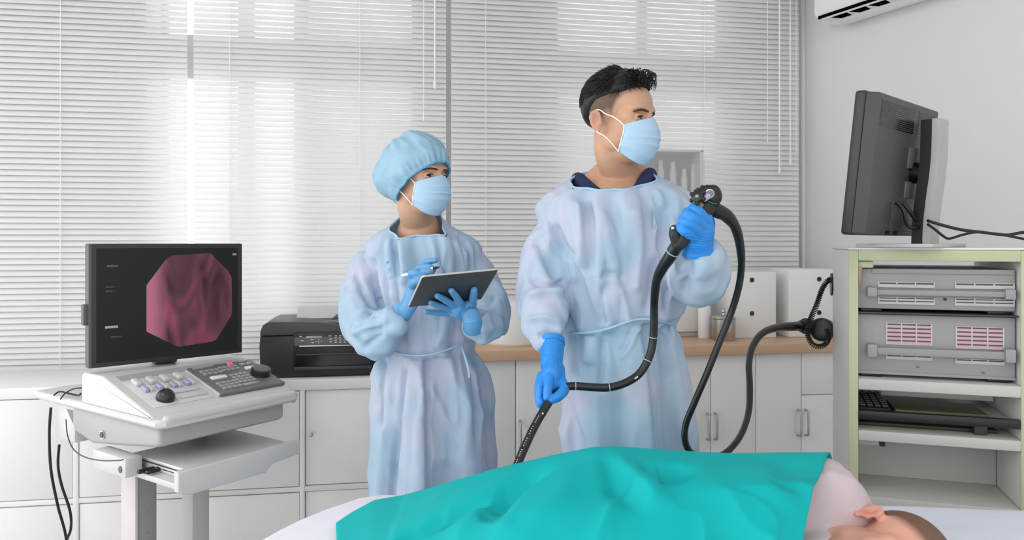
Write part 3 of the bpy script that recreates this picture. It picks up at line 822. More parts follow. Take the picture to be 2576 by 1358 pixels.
m = MB(); m.box(0.101, 0.114, 0.172, 0.199, z3a-0.055, z3a-0.001); m.build('bracket_rib', M_dark, ct)
for x in (0.05, KW-0.05):
    for y in (0.05, KD-0.05):
        m = MB(); m.tube([(x-0.013, y, 0.045), (x+0.013, y, 0.045)], [0.045, 0.045], n=24, res=1); m.cyl((x, y, 0.06), (x, y, 0.14), 0.012); m.build('caster', M_dark, ct)
# shelf that carries the upper device
m = MB(); m.box(0.023, KW-0.023, 0.012, KD, z4-0.004, z4, 0.001); m.build('shelf', M_dark, ct)
# hinge block and pull rod near the top
m = MB(); m.box(0.0235, 0.062, 0.01, 0.05, 1.243, 1.261, 0.004); hb = m.build('hinge_block', M_cartg, ct)
m = MB(); m.prism([(0.0235, 1.245), (0.034, 1.245), (0.029, 1.20), (0.026, 1.192)], 0.008, 0.014, 'y', 0.001); m.build('latch', mat('brass_latch', rgb(176, 142, 120), 0.4), hb)

def device(name, label, z0, z1, y0):
    d = thing(name, label, 'device', KO, KA)
    q = MB(); q.box(0.026, KW-0.026, y0, KD-0.02, z0+0.008, z1, 0.004); q.build('casing', M_dev, d)
    for x in (0.035, KW-0.085):
        q = MB(); q.box(x, x+0.05, y0+0.01, y0+0.05, z0, z0+0.0085, 0.001); q.build('foot', M_black, d)
    return d
def vent(d, pa, pb, y0, zb_, zt_, rows, cols, slat_m):
    """Louvred vent: rim bars around dark slots with light slats."""
    xa, xb = kx(pa, y0), kx(pb, y0)
    q = MB(); q.box(xa, xb, y0-0.0006, y0+0.001, zb_, zt_); v = q.build('vent_slots', M_slot, d)
    q = MB(); t = 0.0016
    q.box(xa-t, xb+t, y0-0.003, y0, zt_, zt_+t); q.box(xa-t, xb+t, y0-0.003, y0, zb_-t, zb_)
    for i in range(cols+1):
        x = xa + (xb-xa)*i/cols
        q.box(x-t, x+t, y0-0.003, y0, zb_, zt_)
    q.build('vent_frame', M_vent, v)
    q = MB(); h = (zt_-zb_)/rows
    for j in range(rows):
        q.box(xa, xb, y0-0.002, y0, zb_+h*j, zb_+h*(j+0.62))
    q.build('vent_slats', slat_m, v)
Y1 = 0.03
zt1 = kz(676, 0.15, Y1)
d1 = device('processor', 'grey processor on the upper cart level, two rows of flat vents and a bar', z4+0.0002, zt1, Y1)
for a, bb in ((2210, 2350), (2403, 2550)):
    vent(d1, a, bb, Y1, kz(722, 0.15, Y1), kz(711, 0.15, Y1), 1, 3, M_vent)
    vent(d1, a, bb, Y1, kz(764, 0.15, Y1), kz(749, 0.15, Y1), 2, 3, M_vent)
m = MB(); m.box(0.06, KW-0.03, Y1-0.004, Y1, kz(689, 0.2, Y1), kz(677, 0.2, Y1), 0.001); m.build('top_bar', M_devd, d1)
def handle_bar(d, pyc, h, y0):
    z = kz(pyc, 0.15, y0)
    q = MB(); xa, xb = kx(2192, y0-0.02), KW-0.045
    q.box(xa, xb, y0-0.024, y0-0.012, z-h/2, z+h/2, 0.003); hb_ = q.build('handle_bar', M_devd, d)
    for x in (kx(2181, y0-0.02), KW-0.056):
        q = MB(); q.box(x, x+0.024, y0-0.030, y0, z-h*0.85, z+h*0.9, 0.004); q.build('handle_mount', M_dev, hb_)
handle_bar(d1, 735, 0.015, Y1)
m = MB(); m.tube([(kx(2377, Y1), Y1-0.002, kz(752, 0.2, Y1)), (kx(2377, Y1), Y1+0.002, kz(752, 0.2, Y1))], [0.004, 0.004], n=12, res=1); m.build('screw', M_black, d1)
zb2 = z5b + 0.0003; zt2 = kz(792, 0.15, Y1)
d2 = device('light_source', 'grey light source on the middle cart level, two large pinkish louvred vents', zb2, zt2, Y1)
for a, bb in ((2230, 2343), (2405, 2524)):
    dz = 0.0 if a < 2300 else -0.004
    vent(d2, a, bb, Y1, kz(865, 0.13, Y1)+dz, kz(814, 0.13, Y1)+dz, 5, 3, M_pink)
    vent(d2, a, bb, Y1, kz(902, 0.13, Y1)+dz, kz(893, 0.13, Y1)+dz, 1, 3, M_vent)
handle_bar(d2, 883, 0.020, Y1)
for px, py in ((2309, 922), (2473, 929)):
    m = MB(); m.tube([(kx(px, Y1), Y1-0.002, kz(py, 0.15, Y1)), (kx(px, Y1), Y1+0.002, kz(py, 0.15, Y1))], [0.0035, 0.0035], n=12, res=1); m.build('screw', mat('copper_screw', rgb(140, 98, 74), 0.4), d2)
m = MB(); m.box(0.026, KW-0.026, Y1-0.003, Y1+0.002, zb2+0.0085, zb2+0.016, 0.001); m.build('base_strip', M_devd, d2)

# keyboard shelf: black drawer bar with keyboard, tray sticking out at the far side
zk0, zk1 = kz(1058, 0.1), kz(1036, 0.1)
m = MB(); m.box(0.024, KW-0.024, -0.006, 0.012, zk0, zk1, 0.002); m.build('drawer_bar', M_black, ct)
m = MB(); m.box(0.05, KW-0.024, 0.012, KD-0.03, zk0+0.003, zk0+0.008, 0.001); m.build('drawer_shelf', M_shelf, ct)
m = MB(); m.box(0.30, 0.33, 0.03, 0.05, z3b+0.0005, zk0, 0.002); m.build('drawer_support', M_dark, ct)
m = MB(); m.box(0.108, KW-0.026, 0.21, 0.218, zk1+0.004, z5a-0.001, 0.001); m.build('brightening_panel', M_whitep, ct)  # white panel added so the open slot behind the keyboard looks bright
kb = thing('keyboard', 'black computer keyboard on the cart shelf under the two grey devices', 'keyboard', KO, KA)
zk = zk0+0.0085
m = MB(); m.prism([(0.02, zk), (0.20, zk), (0.20, zk+0.028), (0.02, zk+0.018)], 0.027, 0.105, 'x', 0.003); m.build('base', M_black, kb)
m = MB()
for i in range(4):
    for j in range(7):
        y = 0.03+0.023*j; z = zk+0.019+(y-0.02)*0.0555
        m.box(0.031+0.018*i, 0.046+0.018*i, y, y+0.019, z-0.001, z+0.006, 0.002)
m.build('keys', mat('key_black', rgb(34, 34, 35), 0.3), kb)
m = MB(); m.box(0.115, 0.33, 0.02, 0.16, zk, zk+0.018, 0.003)
tag(m.build('flat_recorder', mat('olive_black', rgb(70, 72, 48), 0.45)), 'flat dark olive box beside the keyboard on the cart', 'device').matrix_world = Matrix.Translation(KO) @ Matrix.Rotation(KA, 4, 'Z')
m = MB(); m.box(0.028, 0.36, 0.055, 0.20, z3b+0.001, z3b+0.010, 0.002)
tag(m.build('flat_folder', mat('olive_dark', rgb(58, 56, 44), 0.5)), 'thin dark folder lying on the lower cart shelf', 'folder').matrix_world = Matrix.Translation(KO) @ Matrix.Rotation(KA, 4, 'Z')
lt = thing('side_tray', 'white pull-out tray with a grey slanted pad, sticking out behind the cart', 'tray', KO, KA)
zs = 0.86
m = MB(); m.box(0.03, 0.36, KD+0.005, KD+0.30, zs-0.085, zs, 0.006); m.build('body', M_whitep, lt)
m = MB(); m.prism([(KD+0.02, zs-0.001), (KD+0.285, zs-0.001), (KD+0.04, zs+0.055)], 0.045, 0.345, 'x', 0.002); m.build('pad', mat('pad_grey', rgb(150, 152, 140), 0.5), lt)
m = MB(); m.box(0.0285, 0.0305, KD+0.10, KD+0.24, zs-0.055, zs-0.048); m.build('slot', M_black, lt)

# monitor seen from behind on the cart
ML = math.radians(43)
ud = Vector((math.cos(ML), math.sin(ML), 0)); nd = Vector((math.sin(ML), -math.cos(ML), 0))      # nd: back normal, towards the camera
zc0 = KT + 0.0061
mc0 = Vector((0.868, 1.885, 0)) + ud*0.215
sm = thing('staff_monitor', 'dark grey flat monitor on the cart seen from behind, on a curved silver stand', 'monitor', (mc0.x, mc0.y, zc0), ML)
# local: x along width, -y = back normal, z up ; screen side is +y
TL_ = Matrix.Translation((0, 0, 0.205)) @ Matrix.Rotation(math.radians(6), 4, 'X') @ Matrix.Translation((0, 0, -0.205))
MBk = mat('monitor_back', rgb(66, 66, 67), 0.42, var=0.05, scale=8); MBe = mat('monitor_edge', rgb(52, 52, 53), 0.4)
zl, zh = 0.030, 0.392
m = MB(); m.box(-0.220, 0.215, 0.0, 0.030, zl, zh, 0.008, 3, M=TL_); m.build('screen_frame', MBe, sm)
m = MB(); m.prism([(-0.220, 0.0), (0.215, 0.0), (0.203, -0.028), (-0.206, -0.028)], zl+0.004, zh-0.004, 'z', 0.006, 3, M=TL_); bk = m.build('back_cover', MBk, sm)
m = MB(); m.box(-0.208, 0.203, 0.0295, 0.031, zl+0.014, zh-0.014, M=TL_); m.build('display', M_blackg, sm)
m = MB()
for i in range(13):
    z = zh-0.022-0.0052*i
    m.box(-0.192, 0.030, -0.0290, -0.0275, z-0.0013, z+0.0013, M=TL_); m.box(0.062, 0.190, -0.0290, -0.0275, z-0.0013, z+0.0013, M=TL_)
m.build('vent_grooves', M_blackg, bk)
m = MB(); m.box(0.01, 0.20, -0.034, -0.027, 0.215, 0.272, 0.003, M=TL_); m.box(0.01, 0.20, -0.034, -0.027, 0.135, 0.180, 0.003, M=TL_); m.build('label_plate', mat('plate_grey', rgb(92, 92, 92), 0.45), bk)
m = MB(); m.tube([TL_ @ Vector((0.062, -0.025, 0.205)), TL_ @ Vector((0.062, -0.070, 0.205))], [0.030, 0.026], n=24, res=1); m.build('pivot', M_blackg, sm)
m = MB(); m.box(-0.06, 0.10, -0.031, -0.027, 0.045, 0.125, 0.004, M=TL_); m.build('port_bay', M_dark, bk)
for x in (-0.085, -0.03):
    m = MB(); m.box(x, x+0.022, -0.0305, -0.027, 0.037, 0.046, M=TL_); m.build('clip_slot', M_blackg, bk)
for pts in ([(-0.045, -0.034, 0.122), (-0.045, -0.055, 0.10), (-0.035, -0.06, 0.07), (0.0, -0.062, 0.058), (0.05, -0.07, 0.06)], [(0.005, -0.034, 0.12), (0.01, -0.05, 0.10), (0.03, -0.06, 0.08), (0.055, -0.07, 0.065)]):
    m = MB(); m.tube([TL_ @ Vector(p) for p in pts], 0.0055, n=10); m.build('signal_cable', M_black, sm)
# curved stand: black inner half and silver outer half
pz = [(0.0, -0.058), (0.06, -0.060), (0.13, -0.067), (0.19, -0.075), (0.25, -0.080), (0.33, -0.082), (0.338, -0.082)]
def arm(dx0, dx1, off0, off1, name, material):
    rings = []
    path, _ = smooth_path([Vector((0, y, z)) for z, y in pz], [1]*len(pz), 5)
    for p in path:
        cx2 = 0.062
        q = [(cx2+dx0, p.y+off0), (cx2+dx1, p.y+off0), (cx2+dx1, p.y+off1), (cx2+dx0, p.y+off1)]
        rings.append([Vector((a, b_, p.z)) for a, b_ in q])
    q = MB(); q.loft(rings); o = q.build(name, material, sm)
    bv = o.modifiers.new('b', 'BEVEL'); bv.width = 0.003; bv.segments = 2; bv.limit_method = 'ANGLE'
    return o
arm(-0.03, 0.03, -0.005, 0.024, 'stand_spine', M_black)
arm(-0.034, 0.034, -0.024, -0.005, 'stand_arm', mat('stand_silver', rgb(182, 182, 184), 0.32, metal=0.35))
m = MB(); m.box(-0.10, 0.16, -0.13, 0.06, 0.0, 0.010, 0.004); m.build('stand_base', mat('base_silver', rgb(190, 190, 190), 0.4), sm)
def PM3(px, py, Y): return P(px, py, Y)
cable('monitor_cable', 'upper black cable running from the monitor stand to the right', [P(2334, 555, 1.93), P(2370, 566, 1.94), P(2420, 578, 1.95), P(2470, 584, 1.96), P(2530, 591, 1.97), P(2600, 594, 1.98), (1.46, 2.08, 1.20), (1.52, 2.16, 0.80), (1.54, 2.20, 0.30), (1.545, 2.21, 0.006)], 0.0042)
cable('monitor_cable', 'sagging black cable below the upper one, right of the monitor stand', [P(2334, 564, 1.948), P(2352, 577, 1.953), P(2372, 593, 1.958), P(2388, 600, 1.963), P(2420, 591, 1.972), P(2455, 584, 1.980), P(2500, 587, 1.987), P(2540, 594, 1.992), P(2590, 604, 1.998), P(2625, 612, 2.0)], 0.0034)
# ------------------------------------------------------------------ people: shared builders
def skin_mat(name, col, dark):
    """Skin; the tint attribute carries cropped stubble of the hair line."""
    m = mat(name, col, 0.48, var=0.04, scale=45, spec=0.35, sss=0.12)
    nt = m.node_tree; N = nt.nodes; L = nt.links
    b = N['Principled BSDF']; src = b.inputs['Base Color'].links[0].from_socket
    at = N.new('ShaderNodeAttribute'); at.attribute_name = 'tint'
    mx = N.new('ShaderNodeMix'); mx.data_type = 'RGBA'
    sp = N.new('ShaderNodeSeparateColor'); L.new(at.outputs['Color'], sp.inputs[0])
    L.new(sp.outputs[0], mx.inputs[0]); L.new(src, mx.inputs[6]); mx.inputs[7].default_value = dark
    m2 = N.new('ShaderNodeMix'); m2.data_type = 'RGBA'; m2.inputs[7].default_value = rgb(205, 120, 112)
    L.new(sp.outputs[1], m2.inputs[0]); L.new(mx.outputs[2], m2.inputs[6]); L.new(m2.outputs[2], b.inputs['Base Color'])
    return m
M_skin_m = skin_mat('skin_tan', rgb(200, 158, 132), rgb(74, 58, 48))
M_skin_w = skin_mat('skin_light', rgb(204, 164, 138), rgb(60, 45, 40))
M_skin_p = skin_mat('skin_pink', rgb(226, 170, 150), rgb(110, 84, 66))
M_hair = mat('black_hair', rgb(24, 23, 23), 0.38, var=0.25, scale=90, spec=0.35)
M_eyew = mat('eye_white', rgb(226, 220, 214), 0.25); M_iris = mat('iris_brown', rgb(70, 42, 26), 0.15); M_pupil = mat('pupil', rgb(8, 7, 7), 0.1)
M_gown = mat('gown_blue', rgb(188, 203, 220), 0.75, var=0.05, scale=7, spec=0.2, trans=0.10)
M_tie = mat('gown_binding', rgb(164, 198, 226), 0.75)
M_mask = mat('mask_blue', rgb(176, 208, 234), 0.8, var=0.03, scale=80, spec=0.2)
M_loop = mat('ear_loop', rgb(242, 238, 238), 0.8)
M_navy = mat('navy_scrubs', rgb(34, 42, 84), 0.8)
M_glove = mat('nitrile_blue', rgb(44, 138, 222), 0.36, var=0.05, scale=25, spec=0.4)
M_glove2 = mat('nitrile_pale_blue', rgb(96, 156, 204), 0.42, var=0.05, scale=25, spec=0.4)

_mx = [n for n in M_gown.node_tree.nodes if n.type == 'MIX'][0]
_mx.inputs[6].default_value = rgb(170, 198, 220); _mx.inputs[7].default_value = rgb(200, 202, 222)
_nz = [n for n in M_gown.node_tree.nodes if n.type == 'TEX_NOISE'][0]; _nz.inputs['Detail'].default_value = 1.0
_rm = M_gown.node_tree.nodes.new('ShaderNodeMapRange'); _rm.inputs['From Min'].default_value = 0.35; _rm.inputs['From Max'].default_value = 0.74
M_gown.node_tree.links.new(_nz.outputs['Fac'], _rm.inputs['Value']); M_gown.node_tree.links.new(_rm.outputs['Result'], _mx.inputs[0])

def attach(o, parent, M=None):
    o.parent = parent
    o.matrix_parent_inverse = Matrix.Translation(parent.location).inverted()
    o.matrix_basis = M if M is not None else Matrix.Identity(4)
    return o

def head_matrix(px, py, Y, yaw, pitch=0.0, roll=0.0, s=1.0):
    return Matrix.Translation(P(px, py, Y)) @ Matrix.Rotation(math.radians(yaw), 4, 'Z') @ Matrix.Rotation(math.radians(pitch), 4, 'X') @ Matrix.Rotation(math.radians(roll), 4, 'Y') @ Matrix.Scale(s, 4)

def head_shapes(mb, M, ears=True):
    E = lambda c, r, n=32: mb.ell(c, r, n, M=M)
    k = M.median_scale
    E((0, 0.012, 0.040), (0.0735, 0.084, 0.076)); E((0, -0.032, 0.034), (0.060, 0.053, 0.054))
    E((0, -0.030, -0.028), (0.058, 0.058, 0.068)); E((0, -0.028, -0.076), (0.045, 0.050, 0.036)); E((0, -0.058, -0.097), (0.022, 0.018, 0.015))
    for s in (-1, 1):
        E((s*0.036, -0.052, -0.030), (0.024, 0.026, 0.030)); E((s*0.042, -0.008, -0.058), (0.014, 0.034, 0.026))
        E((s*0.046, -0.046, -0.003), (0.017, 0.022, 0.020))
        mb.tube([M @ Vector(q) for q in ((s*0.050, -0.060, 0.017), (s*0.034, -0.075, 0.021), (s*0.010, -0.080, 0.015))], [0.006*k, 0.0085*k, 0.008*k], n=12, dome=True)
        if not ears: continue
        # ear: helix, plate, lobe
        T = lambda a, b_, c_: M @ Vector((s*(0.0705+(a-0.0705)*0.85), 0.010+b_*0.74, -0.014+c_*0.78))
        hx = [(0.070, 0.004, 0.006), (0.078, 0.006, 0.024), (0.083, 0.020, 0.031), (0.085, 0.034, 0.022), (0.083, 0.036, 0.002), (0.078, 0.028, -0.018), (0.073, 0.014, -0.030), (0.070, 0.006, -0.026)]
        mb.tube([T(*q) for q in hx], [q*k for q in (0.0034, 0.0036, 0.0038, 0.0036, 0.0034, 0.0038, 0.0048, 0.004)], n=10, dome=True)
        E((s*0.0735, 0.023, -0.014), (0.005, 0.011, 0.019), 16)
        mb.tube([T(*q) for q in ((0.079, 0.026, 0.014), (0.081, 0.022, -0.004), (0.077, 0.012, -0.014))], 0.0026*k, n=8, dome=True)
        E((s*0.070, 0.012, -0.019), (0.005, 0.005, 0.008), 12); E((s*0.0745, 0.027, 0.000), (0.0045, 0.012, 0.013), 16)
    mb.tube([M @ Vector(q) for q in ((0, -0.080, 0.010), (0, -0.086, -0.010), (0, -0.092, -0.034))], [0.0075*k, 0.008*k, 0.0095*k], n=14, dome=True)

def carve_eyes(V, Minv):
    """Presses eye sockets into a head surface."""
    Q = np.c_[V, np.ones(len(V))] @ np.array(Minv).T[:, :3] if False else (np.c_[V, np.ones(len(V))] @ np.array(Minv).T)[:, :3]
    D = np.zeros(len(V))
    for s in (-1, 1):
        d = np.sqrt(((Q[:, 0]-s*0.027)/1.35)**2 + (Q[:, 1]+0.076)**2*0.4 + (Q[:, 2]+0.006)**2)
        D += np.where(Q[:, 1] < -0.03, 0.0065*np.clip(1-(d/0.0135)**2, 0, 1)**1.3, 0)
    Q2 = Q.copy(); Q2[:, 1] += D
    de = np.sqrt(((Q[:, 1]-0.023)/0.9)**2 + ((Q[:, 2]+0.012)/1.5)**2)
    Q2[:, 0] -= np.sign(Q[:, 0])*0.0065*np.clip(1-(de/0.0095)**2, 0, 1)*(np.abs(Q[:, 0]) > 0.071)
    Mx = np.array(Minv.inverted())
    return (np.c_[Q2, np.ones(len(Q2))] @ Mx.T)[:, :3], Q

XS = 1.40
def eyes(parent, HM, skin, gaze=(-0.1, 0.0), openu=24, openl=15, browc=None, brow_z=0.0):
    for s in (-1, 1):
        c = Vector((s*0.0305, -0.0645, -0.0055))
        R = Matrix.Rotation(s*math.radians(-6), 4, 'Z')
        g = Vector((gaze[0], -1, gaze[1])).normalized()
        bm = bmesh.new(); bmesh.ops.create_uvsphere(bm, u_segments=32, v_segments=20, radius=0.0122)
        q0 = Vector((0, 0, 1)).rotation_difference(g)
        v = [c + Vector((XS*(q0 @ p.co).x, (q0 @ p.co).y, (q0 @ p.co).z)) for p in bm.verts]
        bm.verts.index_update(); f = [[p.index for p in ff.verts] for ff in bm.faces]
        mi = []
        for ff in bm.faces:
            a = ff.calc_center_median().normalized().angle(Vector((0, 0, 1)))
            mi.append(2 if a < 0.27 else (1 if a < 0.60 else 0))
        bm.free()
        o = raw_obj('eyeball', np.array([tuple(p) for p in v]), f, [M_eyew, M_iris, M_pupil], mi=mi)
        attach(o, parent, HM)
        lid = MB(); lash = MB()
        for sg, op in ((1, openu), (-1, openl)):
            rows = []
            for e in (0, 0.12, 0.3, 0.6, 1.0):
                row = []
                for i in range(33):
                    t = -1 + i/16.0
                    az = math.radians(112*t)
                    t2 = t/0.54
                    edge = op*max(0, 1-abs(t2)**2.0) - 1.5*sg
                    el = math.radians(sg*(edge*(1-e) + 62*e))
                    r = 0.0134 + 0.0006*(1 if e > 0 else 0)
                    row.append(c + R.to_3x3() @ Vector((XS*r*math.sin(az)*math.cos(el), -r*math.cos(az)*math.cos(el), r*math.sin(el)*1.0)))
                rows.append(row)
            lid.loft(rows, cap=False, closed=False)
            if sg > 0:
                lash.tube([p + Vector((0, -0.0006, 0.0002)) for p in rows[0][7:26]], [0.0005]+[0.0011]*17+[0.0009], n=6, res=2)
        l_ = lid.build('eyelids', skin, None, smooth=180); attach(l_, parent, HM)
        a_ = lash.build('eyelashes', M_hair, None); attach(a_, parent, HM)
        bmb = MB()
        bmb.tube([(s*0.012, -0.0855, 0.0205+brow_z), (s*0.023, -0.0840, 0.0218+brow_z), (s*0.036, -0.0795, 0.0222+brow_z), (s*0.046, -0.0705, 0.0195+brow_z), (s*0.054, -0.0600, 0.0140+brow_z)], [0.0020, 0.0030, 0.0028, 0.0020, 0.0005], n=10, flat=0.7, up=(0, 0, 1), dome=True)
        b_ = bmb.build('eyebrow', mat('eyebrow_brown', rgb(54, 42, 36), 0.6, var=0.3, scale=300), None); attach(b_, parent, HM)

def face_mask(parent, HM):
    """Pleated surgical mask in head coordinates, with its ear loops."""
    nu, nv = 33, 40
    V = []; Fc = []
    for j in range(nv):
        v = j/(nv-1)
        zc = -0.001 + (-0.118+0.001)*v               # centre line height
        zs = -0.026 + (-0.090+0.026)*v               # side height
        yf = np.interp(v, [0, 0.12, 0.35, 0.6, 0.85, 1.0], [-0.0935, -0.1010, -0.1080, -0.1060, -0.092, -0.072])
        ys = np.interp(v, [0, 0.5, 1.0], [-0.046, -0.040, -0.024])
        xs = np.interp(v, [0, 0.4, 0.75, 1.0], [0.0655, 0.0675, 0.063, 0.050])
        pl = 0.0
        for pc in (0.30, 0.47, 0.64):
            d = (v-pc)
            pl += 0.0034*math.exp(-(d/0.035)**2)*(1 if d < 0 else 0.25)
        for i in range(nu):
            u = -1 + 2*i/(nu-1)
            a = u*math.radians(84)
            x = xs*math.sin(a)
            w_ = math.cos(a)**(1.25 - 0.45*v)
            y = ys + (yf-ys)*w_ - pl*(0.3+0.7*w_)
            z = zc*(1-abs(u)**(1.0+1.0*v)) + zs*abs(u)**(1.0+1.0*v)
            y += 0.0016*math.sin(9*v+5*u)*abs(u)**2
            V.append((x, y, z))
    V = np.array(V); k = nu*nv
    inner = V.copy(); inner[:, 1] += 0.002; inner[:, 0] *= 0.985
    V = np.r_[V, inner]
    for j in range(nv-1):
        for i in range(nu-1):
            q = (j*nu+i, j*nu+i+1, (j+1)*nu+i+1, (j+1)*nu+i)
            Fc.append(q); Fc.append(tuple(k+a for a in q[::-1]))
    ring = [i for i in range(nu)] + [j*nu+nu-1 for j in range(1, nv)] + [(nv-1)*nu+i for i in range(nu-2, -1, -1)] + [j*nu for j in range(nv-2, 0, -1)]
    for a, b_ in zip(ring, ring[1:]+ring[:1]):
        Fc.append((a, k+a, k+b_, b_))
    o = raw_obj('face_mask', V, Fc, M_mask, smooth=60)
    attach(o, parent, HM)
    for s in (-1, 1):
        q = MB(); q.tube([(s*0.0655, -0.049, -0.028), (s*0.070, -0.025, -0.008), (s*0.0745, -0.002, 0.002), (s*0.078, 0.012, 0.012), (s*0.080, 0.024, 0.012)], 0.0015, n=8)
        q.tube([(s*0.0515, -0.028, -0.088), (s*0.062, -0.012, -0.066), (s*0.0695, 0.004, -0.050), (s*0.074, 0.018, -0.042), (s*0.076, 0.030, -0.026)], 0.0015, n=8)
        q.tube([(s*0.0655, -0.049, -0.027), (s*0.0672, -0.047, -0.045), (s*0.063, -0.039, -0.066), (s*0.0515, -0.028, -0.088)], 0.0016, n=8)
        l_ = q.build('ear_loop', M_loop); l_['kind'] = 'thing'; attach(l_, parent, HM)
        del l_['kind']

def ring_pts(xl, xr, py, Yc, b, n, fold=None, ex=2.25):
    """Horizontal outline of a garment between two columns of the photograph at depth Yc."""
    z = HC - (py-HY)/F*Yc
    x0, x1 = (xl-CX)/F*Yc, (xr-CX)/F*Yc
    cx, a = (x0+x1)/2, (x1-x0)/2
    out = []
    for i in range(n):
        t = 2*math.pi*i/n
        ct, st = math.cos(t), math.sin(t)
        r = (abs(ct)**ex + abs(st)**ex)**(-1/ex)
        d = fold(t, z) if fold else 0.0
        out.append(Vector((cx + (a*r + d)*ct, Yc - (b*r + d)*st, z)))
    return out

def garment(mb, rows, n=160, fold=None, sub=6):
    """rows: (py, xl, xr, Yc, b); interpolated smoothly into a closed loft."""
    R = [Vector(r) if len(r) < 5 else r for r in rows]
    rings = []
    A = np.array(rows, float)
    m = len(rows)
    for i in range(m-1):
        p0, p1, p2, p3 = A[max(i-1, 0)], A[i], A[i+1], A[min(i+2, m-1)]
        for k in range(sub):
            t = k/sub
            q = 0.5*((2*p1) + (p2-p0)*t + (2*p0-5*p1+4*p2-p3)*t*t + (3*p1-p0-3*p2+p3)*t**3)
            rings.append(ring_pts(q[1], q[2], q[0], q[3], q[4], n, fold))
    q = A[-1]; rings.append(ring_pts(q[1], q[2], q[0], q[3], q[4], n, fold))
    mb.loft(rings)

def sleeve(mb, pts, radii, seed=1, amp=0.13, freq=4.2, n=48, flat=1.0, res=14):
    """Fabric tube along an arm, with slanting creases."""
    pts = [Vector(p) for p in pts]
    pp, rr = smooth_path(pts, list(radii), res)
    L_ = [0.0]
    for a, b_ in zip(pp, pp[1:]): L_.append(L_[-1] + (b_-a).length)
    t0 = (pp[1]-pp[0]).normalized(); ref = Vector((0, -1, 0)); nrm = (ref - t0*ref.dot(t0)).normalized()
    rings = []
    for i, p in enumerate(pp):
        t = (pp[min(i+1, len(pp)-1)]-pp[max(i-1, 0)]).normalized()
        nrm = (nrm - t*nrm.dot(t)).normalized(); bn = t.cross(nrm)
        th = np.linspace(0, 2*math.pi, n, endpoint=False)
        c, s_ = np.cos(th), np.sin(th)
        q = np.c_[np.full(n, L_[i]*22) + 0.9*c, 1.1*c + seed, 1.1*s_ + seed*2.3]
        a = 1 - 2*np.abs(vnoise(q, seed))
        q2 = np.c_[np.full(n, L_[i]*9) - 0.7*s_, 0.9*c - seed, 0.9*s_]
        b2 = vnoise(q2, seed+5)
        env = min(1, i/4, (len(pp)-1-i)/3+0.15)
        d = rr[i]*(1 + env*amp*(0.75*a + 0.9*b2))
        rings.append([p + nrm*(d[k]*c[k]) + bn*(d[k]*s_[k]*flat) for k in range(n)])
    mb.loft(rings)

def hand(mb, palm, fingers):
    """palm: list of (point, radius) capsules; fingers: list of ([points], [radii])."""
    for pts, rad, fl in palm:
        mb.tube(pts, rad, n=16, res=5, dome=True, flat=fl)
    for pts, rad in fingers:
        mb.tube(pts, rad, n=12, res=5, dome=True)

def boundary_loops(Fs, keep):
    cnt = {}
    for f in Fs:
        if all(keep[i] for i in f):
            for a, b_ in zip(f, f[1:]+f[:1]):
                cnt[tuple(sorted((a, b_)))] = cnt.get(tuple(sorted((a, b_))), 0) + 1
    adj = {}
    for (a, b_), c in cnt.items():
        if c == 1:
            adj.setdefault(a, []).append(b_); adj.setdefault(b_, []).append(a)
    loops = []; seen = set()
    for st in adj:
        if st in seen: continue
        lp = [st]; seen.add(st); cur = st
        while True:
            nx = [q for q in adj[cur] if q not in seen]
            if not nx: break
            cur = nx[0]; seen.add(cur); lp.append(cur)
        loops.append(lp)
    return sorted(loops, key=len, reverse=True)

def closed_tube(mb, pts, r, n=10):
    m = len(pts); rings = []
    c = sum(pts, Vector())/m
    for i in range(m):
        t = (pts[(i+1) % m]-pts[i-1]).normalized()
        o = (pts[i]-c); o = (o - t*o.dot(t)).normalized(); b_ = t.cross(o)
        rings.append([pts[i] + o*(r*math.cos(2*math.pi*k/n)) + b_*(r*math.sin(2*math.pi*k/n)) for k in range(n)])
    rings.append(rings[0])
    mb.loft(rings, cap=False)

def loop_points(V, lp, step=3, it=14):
    p = [Vector(V[i]) for i in lp]
    for _ in range(it):
        p = [(p[i-1] + p[i]*2 + p[(i+1) % len(p)])/4 for i in range(len(p))]
    return p[::step]

def creases(V, Nn, lines, Y):
    """Fold lines across the front of a garment: (points, width, depth, kind); kind 'v' valley/ridge, 's' step down to the right."""
    D = np.zeros(len(V))
    front = np.clip((-Nn[:, 1]-0.05)/0.4, 0, 1)
    for pts, wd_, amp, kind in lines:
        q, _ = smooth_path([P(a, b_, Y) for a, b_ in pts], [1]*len(pts), 4)
        q = np.array([(a.x, a.z) for a in q])
        best = np.full(len(V), 9.0); side = np.zeros(len(V)); tt = np.zeros(len(V)); n = len(q)-1
        for i in range(n):
            d_ = q[i+1]-q[i]; L2 = (d_**2).sum()
            t = np.clip(((V[:, 0]-q[i, 0])*d_[0]+(V[:, 2]-q[i, 1])*d_[1])/L2, 0, 1)
            dx = V[:, 0]-(q[i, 0]+t*d_[0]); dz = V[:, 2]-(q[i, 1]+t*d_[1]); r = np.hypot(dx, dz)
            m_ = r < best
            best[m_] = r[m_]; side[m_] = np.sign(dx[m_]); tt[m_] = (i+t[m_])/n
        end = np.clip(np.minimum(tt, 1-tt)/0.12 + 0.05, 0, 1)
        if kind == 'v':
            D += amp*np.exp(-(best/wd_)**2)*end
        else:
            s_ = best*side
            D += amp*(np.exp(-np.clip(-s_, 0, None)**2/(wd_*1.2)**2)*0.35*(s_ < 0) - (1/(1+np.exp(-(s_-0.004)/0.0022)))*np.exp(-np.clip(s_, 0, None)/(wd_*2.2))*(s_ > -0.02))*np.where((tt > 0.0) & (tt < 1.0), 1, 0)
    return D*front

